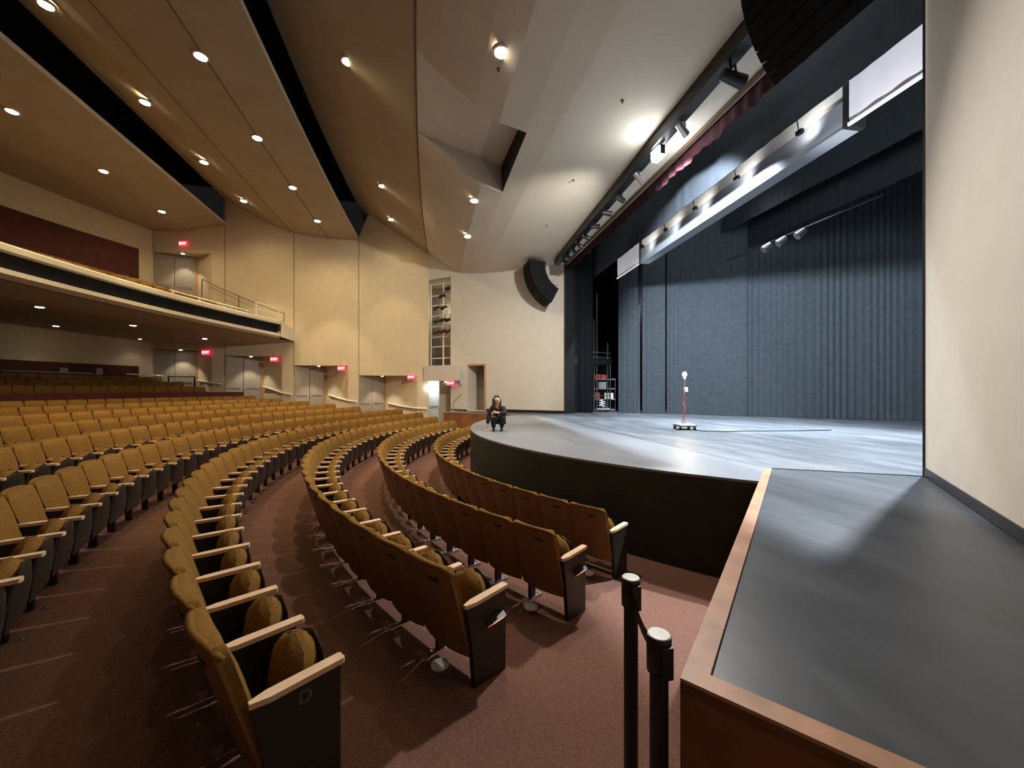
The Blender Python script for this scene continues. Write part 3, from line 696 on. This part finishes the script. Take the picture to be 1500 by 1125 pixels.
# ------------------------------------------------------------------ overhead trough with stage lights
tv = Vector((5.6+11, .07*16.6, 0)).normalized()
b = MB(); b.bar((5.6, -.93+.07*5.6, 7.47), (-6.6, -.93-.07*6.6, 7.47), .22, .22)
tag(b.build('lighting_trough', 'blackmetal'), 'black lighting trough running along the ceiling edge above the stage', 'lighting trough')
LG = 'stage lights clamped along the black ceiling trough'
xsf = [4.6, 4.1, 3.5, 2.9, 2.2, 1.4, .5, -.35, -1.35, -3.05, -4.35]
lbl = ['at the far end of', 'second from the far end of', 'third from the far end of', 'fourth from the far end of', 'fifth from the far end of', 'sixth from the far end of', 'seventh from the far end of', 'eighth from the far end of',
       'silver, just beyond the glaring lamp on', 'pale, just nearer than the glaring lamp on', 'large one nearest the camera on']
for i, X in enumerate(xsf):
    y = -.93+.07*X; big = 1.15 if i == 10 else .8
    f_ = empty('stage_light', (X, y, 7.36), random.uniform(-.5, .5), 'stage light %s the ceiling trough' % lbl[i], 'stage light', LG)
    mm = 'metal' if i in (8, 9) else 'blackmetal'
    b = MB(); b.tube([(0, .0, .03), (0, 0, -.09*big)], .018, 6); b.bar((-.09*big, 0, -.09*big), (.09*big, 0, -.09*big), .03, .02)
    b.bar((-.09*big, 0, -.09*big), (-.09*big, .02, -.2*big), .02, .03); b.bar((.09*big, 0, -.09*big), (.09*big, .02, -.2*big), .02, .03); b.build('yoke', mm, f_)
    tl = random.uniform(-.1, .12)
    b = MB(); b.tube([(0, -.12*big, -.15*big+tl*.5), (0, .02, -.2*big), (0, .2*big, -.26*big-tl*.4)], .07*big, 10, r2=.09*big); b.build('lamp_body', mm, f_, True)
bl_ = empty('work_light', (-2.25, -1.10, 7.28), 0, 'glaring white work light hanging from the ceiling trough', 'work light')
b = MB(); b.bar((0, 0, .12), (0, 0, .02), .03, .03); b.box(-.16, .16, -.05, .07, -.16, .03); b.build('housing', 'blackmetal', bl_)
b = MB(); b.box(-.14, .14, -.075, -.052, -.14, .01); b.box(-.14, .14, .072, .09, -.14, .01); b.box(-.14, .14, -.05, .07, -.18, -.165); b.build('lamp_face', 'workglow', bl_)
# ------------------------------------------------------------------ line arrays
def array(x, y, ztop, name_lab, width=1.0, n=10, R=1.8, a0=-4, a1=62, depth=.68):
    r = empty('line_array_speaker', (x, y, ztop), 0, name_lab, 'loudspeaker', 'curved black loudspeaker arrays beside the stage opening')
    da = D2(a1-a0)/n; yc, zc = R, -.14
    for i in range(n):
        A0 = D2(a0)+da*i+.004; A1 = D2(a0)+da*(i+1)-.004; vs = []
        for X in (-width/2, width/2):
            for (rr, A) in ((R, A0), (R, A1), (R-depth, A1+.012), (R-depth, A0-.0)):
                vs.append((X*(1 if rr == R else .82), yc-rr*math.cos(A), zc-rr*math.sin(A)))
        b = MB(); b.add(vs, [(0,1,2,3), (7,6,5,4), (0,4,5,1), (1,5,6,2), (2,6,7,3), (3,7,4,0)]); cab = b.build('cabinet', 'speaker', r)
        g = MB(); mA = (A0+A1)/2
        for s in (-1, 1):
            p = Vector((s*width*.28, yc-(R+.006)*math.cos(mA), zc-(R+.006)*math.sin(mA)))
            g.add([(s*width*.08, yc-(R+.008)*math.cos(A0+.02), zc-(R+.008)*math.sin(A0+.02)), (s*width*.45, yc-(R+.008)*math.cos(A0+.02), zc-(R+.008)*math.sin(A0+.02)),
                   (s*width*.45, yc-(R+.008)*math.cos(A1-.02), zc-(R+.008)*math.sin(A1-.02)), (s*width*.08, yc-(R+.008)*math.cos(A1-.02), zc-(R+.008)*math.sin(A1-.02))], [(0, 1, 2, 3)])
        g.build('grille', 'speaker', cab)
    b = MB(); b.bar((0, .1, .0), (0, .85, .0), .1, .07); b.bar((-.3, .15, 0), (.3, .15, 0), .05, .05); b.build('fly_bar', 'blackmetal', r)
    A = D2(a1); p = Vector((0, yc-(R-depth)*math.cos(A), zc-(R-depth)*math.sin(A)))
    b = MB(); b.tube([(0, .85, .05), (0, .8, -.8), tuple(p+Vector((0, .1, .25))), tuple(p)], .012, 5); b.build('pull_back_cable', 'blackmetal', r)
    return r
array(5.95, -1.75, 7.52, 'curved black line array loudspeaker hanging by the far side of the opening')
array(-6.17, -2.15, 7.5, 'large black line array loudspeaker overhead at the near side of the opening', width=1.4, a1=46, depth=1.05)
# ------------------------------------------------------------------ ladder slot, bulkhead, small far items
lf = empty('lighting_ladder', (*S(6.6, .45), 3.3), 0, 'white lighting ladder standing in the tall wall slot', 'lighting ladder'); lo_ = Vector((*S(6.6, .45), 3.3))
def L3(s, z, o=.35): return Vector((*S(s, o), z))-lo_
for s in (6.04, 6.7, 7.5):
    b = MB(); b.tube([L3(s, 3.45), L3(s, 7.75)], .035, 6); b.build('upright', 'white', lf)
for z in (3.85, 4.45, 4.95, 5.5, 6.05, 6.6, 7.1, 7.7):
    b = MB(); b.tube([L3(6.04, z), L3(7.5, z)], .025, 6); b.build('rung', 'white', lf)
k = 0
names = ['lowest right', 'lowest middle', 'lowest left', 'lower right', 'lower middle', 'lower left', 'upper middle', 'upper left', 'top middle', 'top right']
for (s, z) in ((6.22, 5.2), (6.55, 5.22), (6.95, 5.2), (6.22, 5.78), (6.55, 5.8), (6.95, 5.76), (6.5, 6.4), (6.95, 6.42), (6.6, 7.0), (6.2, 7.35)):
    p = Vector((*S(s, .22), z)); f_ = empty('ladder_spotlight', p, D2(-50), 'black spotlight clamped on the white ladder, %s one' % names[k], 'spotlight', 'spotlights clamped on the white ladder'); k += 1
    b = MB(); b.tube([(0, .1, .25), (0, 0, .1)], .015, 5); b.build('clamp', 'blackmetal', f_)
    b = MB(); b.tube([(-.02, .08, .04), (0, -.08, -.02), (.02, -.26, -.1)], .075, 8, r2=.09); b.build('lamp_body', 'maroon' if k < 4 else 'blackmetal', f_, True)
w = MB(); w.prism([tuple(S(5.35, -.05)), tuple(S(5.35, -.3)), tuple(S(7.42, -.3)), tuple(S(7.42, -.05)), tuple(S(7.42, .5)), tuple(S(5.99, .5)), tuple(S(5.99, -.05))], 2.66, 3.43); st(w, 'wall_bulkhead', 'wall_stage')
dr = empty('door_6', (0, 0, 0)); dr['kind'] = 'structure'
b = MB(); b.prism([tuple(S(6.9, .3)), tuple(S(8.0, .3)), tuple(S(8.0, .36)), tuple(S(6.9, .36))], .3, 2.66); lfb = b.build('door_leaf', 'bluedoor', dr)
b = MB(); b.bar((*S(7.0, .27), 1.35), (*S(7.9, .27), 1.35), .02, .06); b.build('panic_bar', 'metal', lfb)
b = MB(); b.prism([tuple(S(6.85, .2)), tuple(S(6.2, .75)), tuple(S(6.2, .8)), tuple(S(6.85, .26))], .3, 2.66); b.build('door_leaf', 'door', dr)
b = MB(); b.bar((*S(6.2, .4), .2), (*S(6.2, .4), 2.66), .12, .1); b.build('door_frame', 'doorframe', dr)
r = empty('step_handrail', (9.75, -4.45, 1.2), 0, 'thin steel handrail at the steps beside the far side stage', 'railing')
for a_, b_ in (((0, 0, -.4), (0, 0, .45)), ((-.33, .5, 0), (-.33, .5, .85)), ((0, 0, .45), (-.28, .42, .84)), ((-.28, .42, .84), (-.33, .5, .85))):
    b = MB(); b.tube([a_, b_], .02, 6); b.build('rail', 'metal', r)
b = MB(); b.lathe([(.13, 0), (.13, .03), (.1, .05), (.001, .055)], 16, T=Matrix.Translation((*S(5.35, -.02), 2.55)) @ Matrix.Rotation(PI/2, 4, 'X')); tag(b.build('wall_speaker', 'cap', smooth=True), 'small round fitting on the wall left of the far stage door', 'wall fitting')
# EXIT signs
VX = Vector((AY, -AX, 0)); UP = Vector((0, 0, 1)); VN = Vector((-AX, -AY, 0))
cu = bpy.data.curves.new('t', 'FONT'); cu.body = 'EXIT'; cu.size = .17; cu.align_x = 'CENTER'; cu.align_y = 'CENTER'; cu.extrude = .004
to = bpy.data.objects.new('t', cu); exme = bpy.data.meshes.new_from_object(to); bpy.data.objects.remove(to)
for v in exme.vertices: v.co.x = -v.co.x
exme.flip_normals(); exme.materials.clear(); exme.materials.append(M['exitwhite'])
for (p, lab) in (((10.72, -6.5, 2.86), 'red EXIT sign above the handrail of the door nearest the stage'), ((11.0, -9.85, 3.28), 'red EXIT sign at the second door from the stage'),
                 ((11.62, -13.05, 3.72), 'red EXIT sign at the door under the balcony end'), ((12.0, -16.15, 4.02), 'red EXIT sign at the farthest door under the balcony'),
                 ((12.2, -17.2, 9.27), 'red EXIT sign on the upper wall above the balcony door'), ((9.5, -4.6, 2.54), 'red EXIT sign under the white bulkhead beside the open door')):
    Rm = Matrix((VX, UP, VN)).transposed().to_4x4(); Rm.translation = Vector(p)
    e = bpy.data.objects.new('exit_sign', None); C.objects.link(e); e.matrix_world = Rm; tag(e, lab, 'sign', 'red exit signs over the doors')
    b = MB(); b.box(-.19, .19, -.12, .12, -.04, 0); b.build('sign_box', 'exitred', e)
    t_ = bpy.data.objects.new('sign_letters', exme); C.objects.link(t_); t_.parent = e; t_.location = (0, 0, .006)
# ------------------------------------------------------------------ downlights
def downlight(p, lab, grp, rad=.12, glow='lampglow', nm='downlight'):
    o = empty(nm, p, 0, lab, 'ceiling light', grp)
    b = MB(); n = 20
    b.grid([[(r*math.cos(2*PI*k/n), r*math.sin(2*PI*k/n), z) for k in range(n)] for r, z in ((rad+.04, .03), (rad+.035, -.02), (rad, -.025), (rad-.01, .05))], closed=True); b.build('trim_ring', 'lip', o, True)
    b = MB(); b.lathe([(rad-.008, -.006), (rad-.02, -.03), (.001, -.035)], 20); b.build('lens', glow, o, True)
    return o
def pos(i, n): return 'farthest' if i == n-1 else 'nearest' if i == 0 else ['', 'second', 'third', 'fourth'][i]+' nearest'
sets = [('rear ceiling panel', [(4.04, -16.99, 9.95), (7.05, -16.91, 9.97), (10.2, -16.93, 9.96)], WARM, 260),
        ('rear line of the middle ceiling panel', [(.92, -13.85, 10.56), (3.72, -13.71, 10.52), (6.72, -13.68, 10.53), (9.7, -13.6, 10.55)], WARM, 330),
        ('front line of the middle ceiling panel', [(.56, -10.79, 9.75), (3.43, -10.73, 9.75), (6.3, -10.63, 9.75), (9.17, -10.49, 9.75)], WARM, 330),
        ('sloping ceiling panel behind the seam', [(.55, -7.71, 10.22), (6.2, -7.46, 10.14), (9.26, -7.36, 10.17)], WARM, 400),
        ('front ceiling panel by the stage', [(-2.9, -4.6, 8.12), (2.2, -4.4, 8.0), (4.88, -4.3, 7.96)], NEUT, 330)]
for nm, L_, col, pw in sets:
    for i, p in enumerate(L_):
        lab = 'glowing round downlight in the %s, %s one' % (nm, pos(i, len(L_)))
        downlight((p[0], p[1], p[2]-.01), lab, 'glowing downlights in the ceiling panels')
        k_ = .35 if (nm.startswith('sloping') and i == 2) else .7 if (nm.startswith('rear line') and i == 3) else .8 if (nm.startswith('front ceiling') and i == 0) else 1
        spot((p[0], p[1], p[2]-.14), (p[0], p[1], 0), pw*1.35*k_, col, 61, .35, .1)
        spot((p[0], p[1], p[2]-.14), (p[0], p[1], 0), pw*.42*k_, col, 150, .8, .1)
nu = 0
for (x, y), lb in zip(((4.84, -17.0), (8.56, -19.39), (7.72, -16.45), (11.56, -18.52), (10.64, -15.53)), ('leftmost', 'lower left', 'middle upper', 'lower one left of the far door', 'rightmost')):
    th_ = math.atan2(x, CY-y); zz = bz(4.74, th_)
    downlight((x, y, zz-.0), 'small dim downlight under the balcony, %s' % lb, 'dim downlights under the balcony', .1, 'dimglow')
    spot((x, y, zz-.08), (x, y, 0), 8, NEUT, 100, .6, .08)
for (x, y, z, lb, pw) in ((11.3, -7.95, 2.93, 'door nearest the stage', 26), (11.5, -11.0, 3.42, 'second door from the stage', 26), (12.0, -14.2, 3.88, 'door under the balcony end', 26), (12.42, -17.4, 4.18, 'farthest door under the balcony', 20), (12.42, -17.3, 8.86, 'upper balcony door', 20)):
    downlight((x, y, z), 'small recessed light over the %s' % lb, 'recessed lights over the side doors', .08, 'dimglow')
    spot((x, y, z-.07), (x, y, 0), pw*2.4, NEUT, 88, .5, .05)
downl = downlight((*S(6.6, .4), 2.655), 'small light over the open corner door below the bulkhead', 'recessed lights over the side doors', .07, 'dimglow')
point((*S(7.3, -.0), 2.3), 14, (.85, .95, 1), .1)
for (x, y, z, lb) in ((-2.87, -2.27, 7.68, 'nearest the glaring lamp'), (-.12, -2.12, 7.67, 'second nearest the glaring lamp'), (-2.53, -4.58, 8.11, 'beside the nearest downlight'), (2.65, -1.94, 7.66, 'farthest one')):
    b = MB(); b.lathe([(.03, .02), (.03, -.01), (.012, -.02), (.012, -.04), (.025, -.045), (.001, -.05)], 10); o = b.build('sprinkler_head', 'brownedge', loc=(x, y, z), smooth=True)
    tag(o, 'tiny dark sprinkler head in the front ceiling, %s' % lb, 'sprinkler', 'sprinkler heads in the front ceiling')
# rear stalls: sound desk and rails
r = empty('rear_rail', (11.2, -18.1, 1.9), 0, 'bright white rail along the back of the rear stalls by the far door', 'railing')
def rr(p): return Vector(p)-Vector((11.2, -18.1, 1.9))
b = MB(); b.tube([rr(pol(24.6, D2(26.3), 2.92)), rr(pol(24.6, D2(29.6), 2.88))], .03, 6); b.build('rail', 'white', r)
for t in (26.5, 29.4):
    b = MB(); b.bar(rr(pol(24.6, D2(t), 1.95)), rr(pol(24.6, D2(t), 2.9)), .03, .03); b.build('post', 'dark', r)
r = empty('door_barrier', (12.3, -17.3, 1.9), 0, 'black barrier frame in front of the farthest lower door', 'railing')
for a_, b_ in (((-.15, -.45, -.2), (-.15, -.45, .95)), ((.2, .45, -.2), (.2, .45, .95)), ((-.15, -.45, .95), (.2, .45, .95))):
    b = MB(); b.bar(a_, b_, .05, .05); b.build('bar', 'blackmetal', r)
ds = empty('sound_desk', pol(24.75, D2(20.5), fz(24.6)), D2(20.5), 'low sound desk with a pale top at the back under the balcony', 'desk')
b = MB(); b.box(-1.3, 1.3, -.25, .25, 0, .85); b.build('desk_body', 'dark', ds)
b = MB(); b.box(-1.3, 1.3, -.27, .3, .85, .89); b.build('desk_top', 'greybox', ds)
for (t, w_, h_, lb) in ((22.4, .12, .1, 'left'), (25.0, .11, .14, 'right')):
    p = pol(25.22, D2(t), 3.0); b = MB(); b.box(-w_, w_, -.01, .01, -h_, h_); o = b.build('wall_notice', 'greybox', loc=p); o.rotation_euler = (0, 0, D2(t)); tag(o, 'pale notice sheet on the maroon panel under the balcony, %s one' % lb, 'notice')
# ------------------------------------------------------------------ ghost light
g = empty('ghost_light', (-.70, .72, 1.2), .25, 'lit ghost light on a small wheeled base at centre stage', 'lamp')
b = MB(); b.box(-.20, .20, -.20, .20, .105, .14); b.build('base_plate', 'white', g)
b = MB(); b.box(-.22, .22, -.22, .22, .085, .108); b.build('base_frame', 'blackmetal', g)
for sx in (-1, 1):
    for sy in (-1, 1):
        b = MB(); b.tube([(sx*.18-.02, sy*.18, .035), (sx*.18+.02, sy*.18, .035)], .034, 10); b.bar((sx*.18, sy*.18, .04), (sx*.18, sy*.18, .09), .03, .03); b.build('caster', 'blackmetal', g)
b = MB(); b.tube([(0, 0, .13), (0, 0, 1.32)], .018, 8); b.build('pole', 'metal', g)
b = MB(); b.lathe([(.02, 1.30), (.03, 1.33), (.03, 1.37)], 12); b.build('socket', 'white', g)
b = MB(); b.lathe([(.02, 1.365), (.045, 1.41), (.05, 1.44), (.035, 1.48), (.001, 1.495)], 14); b.build('bulb', 'bulbglow', g, True)
b = MB(); b.box(-.03, .03, -.05, .03, .98, 1.10, T=Matrix.Translation((0, .04, 0))); b.build('switch_box', 'white', g)
b = MB(); b.tube([(-.02*math.sin(i*.9)-.02, .03*math.cos(i*.7)-.03, 1.05-.9*i/14) for i in range(15)], .014, 6); b.build('wrapped_cord', 'orange', g)
b = MB(); pts = [(-.05, .0, .16), (-.25, .05, .02), (-.5, .25, .012), (-.62, .7, .012), (-.45, 1.3, .012), (-.4, 2.4, .012), (-.2, 3.6, .012)]; b.tube(pts, .011, 6); b.build('power_cord', 'dark', g)
point((-.70, .72, 2.64), 170, (1, .9, .62), .05)
# ------------------------------------------------------------------ crouching person (local: x = right in picture, y = away from camera, z up)
PR = Vector((-AY, AX, 0)); PF = Vector((AX, AY, 0))
def skinmesh(name, chains, m, parent, sub=2):
    """chains of (point, radius); first chain's first point is the root"""
    vs = []; es = []; rs = []; key = {}
    def vid(p, r):
        k_ = tuple(round(c, 4) for c in p)
        if k_ not in key: key[k_] = len(vs); vs.append(PR*p[0]+PF*p[1]+UP*p[2]); rs.append(r)
        return key[k_]
    for ch in chains:
        last_ = None
        for p, r in ch:
            i = vid(p, r)
            if last_ is not None and last_ != i: es.append((last_, i))
            last_ = i
    me = bpy.data.meshes.new(name); me.from_pydata([tuple(v) for v in vs], es, []); o = bpy.data.objects.new(name, me); C.objects.link(o)
    sm = o.modifiers.new('s', 'SKIN'); sm.use_smooth_shade = True
    for i, sv in enumerate(me.skin_vertices[0].data): sv.radius = (rs[i], rs[i]); sv.use_root = (i == 0)
    o.modifiers.new('u', 'SUBSURF').levels = sub
    dg = bpy.context.evaluated_depsgraph_get(); dg.update(); nm = bpy.data.meshes.new_from_object(o.evaluated_get(dg)); bpy.data.objects.remove(o)
    nm.materials.clear(); nm.materials.append(M[m]); nm.name = name; nm.polygons.foreach_set('use_smooth', [True]*len(nm.polygons))
    o = bpy.data.objects.new(name, nm); C.objects.link(o); o.parent = parent; return o
PL = Vector((.086, -4.11, 1.2))
pe = empty('person', PL, 0, 'person in dark hooded top crouching on the thrust stage with one hand down', 'person')
hip = (.03, .20, .27); ch_ = (.0, .06, .50); nk = (.0, -.02, .625)
def finger(base, dx, ln, z0): return [(base, .012), ((base[0]+dx, base[1]-.02, base[2]-ln*.5), .009), ((base[0]+dx*1.5, base[1]-.045, base[2]-ln), .008)]
handL = (-.235, -.10, .055); handR = (-.03, -.25, .475)
body = [[(hip, .11), ((.015, .14, .40), .11), (ch_, .115), ((0, .01, .585), .07), (nk, .045), ((.01, -.04, .68), .055), ((.015, -.05, .75), .082), ((.018, -.05, .80), .080), ((.018, -.045, .835), .05)],
        [(ch_, .115), ((-.13, .03, .56), .055), ((-.20, -.01, .38), .042), ((-.225, -.06, .17), .030), ((-.23, -.085, .10), .022), (handL, .026)],
        [(ch_, .115), ((.13, .02, .56), .055), ((.235, -.09, .46), .042), ((.12, -.19, .46), .034), ((.03, -.235, .47), .024), (handR, .028)],
        [(hip, .11), ((-.07, .12, .27), .085), ((-.085, -.16, .33), .065), ((-.08, -.06, .16), .052), ((-.075, .0, .06), .036), ((-.075, -.06, .03), .032), ((-.08, -.15, .022), .026)],
        [(hip, .11), ((.12, .12, .28), .085), ((.165, -.15, .37), .065), ((.14, -.05, .18), .052), ((.12, .0, .06), .036), ((.12, -.06, .03), .032), ((.125, -.15, .022), .026)]]
for dx, ln in ((-.022, .042), (-.008, .048), (.006, .046), (.018, .038)): body.append([(handL, .026)]+finger((handL[0]+dx*.6, handL[1]-.02, .042), dx, ln*.6, 0))
body.append([(handL, .026), ((handL[0]+.035, handL[1]+.0, .04), .010), ((handL[0]+.05, handL[1]-.02, .022), .008)])
for dz_, ln in ((.022, .05), (.008, .06), (-.008, .058), (-.022, .045)): body.append([(handR, .028), ((handR[0]-.035, handR[1]-.01, handR[2]+dz_), .011), ((handR[0]-.035-ln*.6, handR[1]+.0, handR[2]+dz_-.012), .009), ((handR[0]-.04-ln, handR[1]+.02, handR[2]+dz_-.03), .008)])
body.append([(handR, .028), ((handR[0]-.01, handR[1]-.02, handR[2]+.035), .011), ((handR[0]-.035, handR[1]-.025, handR[2]+.045), .009)])
skinmesh('body', body, 'skin', pe, 2)
hd_ = [[((.02, .16, .36), .135), ((.01, .13, .46), .14), ((0, .07, .55), .13), ((0, .02, .61), .085)],
       [((0, .07, .55), .13), ((-.13, .03, .555), .075), ((-.205, -.005, .38), .062), ((-.228, -.06, .17), .046)],
       [((0, .07, .55), .13), ((.13, .02, .555), .075), ((.24, -.09, .455), .060), ((.12, -.19, .46), .050), ((.05, -.225, .468), .04)]]
skinmesh('hooded_top', hd_, 'hoodie', pe, 2)
tr = [[((.03, .21, .25), .135), ((-.07, .12, .275), .105), ((-.088, -.165, .335), .082), ((-.08, -.06, .16), .068), ((-.075, .0, .075), .055)],
      [((.03, .21, .25), .135), ((.12, .12, .285), .105), ((.168, -.155, .375), .082), ((.14, -.05, .18), .068), ((.12, .0, .075), .055)]]
skinmesh('trousers', tr, 'pants', pe, 2)
for x in (-.078, .122):
    skinmesh('shoe', [[((x, .03, .045), .042), ((x, -.06, .04), .042), ((x, -.15, .034), .036), ((x, -.19, .03), .026)]], 'shoe', pe, 2)
hr = [[((.005, .0, .80), .095), ((.0, .0, .86), .075), ((.02, -.05, .875), .05)], [((.005, .0, .80), .095), ((-.03, .02, .72), .09), ((-.05, .03, .62), .075), ((-.07, .0, .52), .05), ((-.075, -.05, .46), .03)],
      [((.005, .0, .80), .095), ((-.06, -.06, .77), .045), ((-.085, -.07, .66), .04), ((-.08, -.09, .54), .028)], [((.005, .0, .80), .095), ((.075, .01, .75), .05), ((.07, .0, .64), .04), ((.06, -.03, .56), .025)]]
skinmesh('hair', hr, 'hair', pe, 2)
fb_ = MB()
def fp(a, b_, c): return PR*a+PF*b_+UP*c
Rl = Matrix((PR, PF, UP)).transposed().to_4x4()
fb_.lathe([(.001, -.02), (.012, -.012), (.009, .012), (.001, .022)], 8, T=Matrix.Translation(fp(.035, -.135, .765)) @ Rl); fb_.build('nose', 'skin', pe, True)
for dx in (.005, .06):
    e_ = MB(); e_.lathe([(.001, -.006), (.009, 0), (.001, .006)], 8, T=Matrix.Translation(fp(dx, -.128+.004*(dx > .05), .79)) @ Rl); e_.build('eye', 'shoe', pe)
e_ = MB(); e_.box(-.02, .02, -.004, .004, -.004, .004, T=Matrix.Translation(fp(.034, -.128, .728)) @ Rl); e_.build('mouth', 'maroon', pe)
# ------------------------------------------------------------------ stage light
spot((-2.25, -1.15, 7.0), (1.5, 7.0, 3.0), 4600, COOL, 90, .35, .15)         # work lamp on the trough, upstage
spot((-2.25, -1.35, 6.95), (-5.6, -5.6, 0), 1300, (1, .93, .88), 120, .8, .15)
spot((-2.25, -1.35, 6.95), (9.0, -4.6, 3.6), 1500, (1, .95, .86), 80, .8, .1)
point((*S(6.9, .95), 6.4), 20, NEUT, .1)  # fill added inside the ladder slot to brighten the ladder, no lamp there
spot((-3.9, 4.8, 11.2), (-3.6, -.8, 1.2), 11000, COOL, 78, .4, .15)           # stage work lights up in the flies
point((7.9, 4.2, 6.5), 55, COOL, .1)  # unseen light added in the far wing to lift the rigging pipes
spot((1.5, 4.4, 11.2), (.6, .4, 1.2), 4200, COOL, 90, .6, .2)
spot((-5.3, -.35, 2.8), (-5.1, 1.3, 7.3), 1500, (.93, .95, 1), 46, .7, .1)    # unseen spots added beside the opening to brighten the cloths and beam
spot((5.3, -.3, 2.8), (4.1, 1.7, 7.1), 600, (.95, .97, 1), 46, .7, .1)
for X, tx in ((-3.6, -3.4), (-2.0, -1.8), (-.5, -.3), (.9, 1.1), (2.3, 2.5)):                          # small lamps clamped behind the black valance wash the beam
    y = .86+.067*(X+6)*.9
    f_ = empty('beam_lamp', (X, y, 7.10), 0, 'small dark lamp clamped behind the black valance, %s one' % {-3.6: 'nearest', -2.0: 'second nearest', -.5: 'middle', .9: 'second farthest', 2.3: 'farthest'}[X], 'stage light', 'small lamps behind the black valance')
    b = MB(); b.box(-.06, .06, -.035, .035, -.04, .04); b.build('housing', 'blackmetal', f_)
    b = MB(); b.bar((0, -.02, .03), (0, -.08, .3), .015, .015); b.build('hanger', 'blackmetal', f_)
    spot((X, y+.04, 7.12), (tx, y+.6, 7.5), 17, (1, .97, .92), 150, .8, .05)
# ------------------------------------------------------------------ world, camera
wd = bpy.data.worlds.new('w'); bpy.context.scene.world = wd; wd.use_nodes = True
wd.node_tree.nodes['Background'].inputs[0].default_value = (.02, .018, .016, 1); wd.node_tree.nodes['Background'].inputs[1].default_value = .3
cam = bpy.data.cameras.new('camera'); co = bpy.data.objects.new('camera', cam); C.objects.link(co)
cam.sensor_width = 36; cam.lens = 36*563/1500; cam.shift_y = (570-562.5)/1500; cam.clip_start = .05; cam.clip_end = 200
z = Vector((-AX, -AY, 0)); x = Vector((AY, -AX, 0)); R = Matrix((x, UP, x.cross(UP))).transposed().to_4x4(); R.translation = CAM; co.matrix_world = R
bpy.context.scene.camera = co
# ------------------------------------------------------------------ the plan above was drawn left-handed: turn the whole place over in x once
bpy.context.view_layer.update()
SM = Matrix.Diagonal((-1, 1, 1, 1)); done = set()
for o in bpy.data.objects:
    L = o.matrix_basis.copy() if not o.parent else o.matrix_local.copy(); o.matrix_basis = SM @ L @ SM
    if o.type == 'MESH' and o.data.name not in done:
        done.add(o.data.name); me = o.data
        n = len(me.vertices); co_ = [0.]*(3*n); me.vertices.foreach_get('co', co_)
        for i in range(0, 3*n, 3): co_[i] = -co_[i]
        me.vertices.foreach_set('co', co_); me.flip_normals(); me.update()
sc_ = bpy.context.scene
sc_.view_settings.view_transform = 'Standard'; sc_.view_settings.look = 'None'; sc_.view_settings.gamma = 1; sc_.view_settings.use_curve_mapping = False
sc_.view_settings.exposure = 0.55
sc_.cycles.max_bounces = 6; sc_.cycles.diffuse_bounces = 4; sc_.cycles.glossy_bounces = 3
sc_.cycles.sample_clamp_indirect = 6; sc_.cycles.use_denoising = True
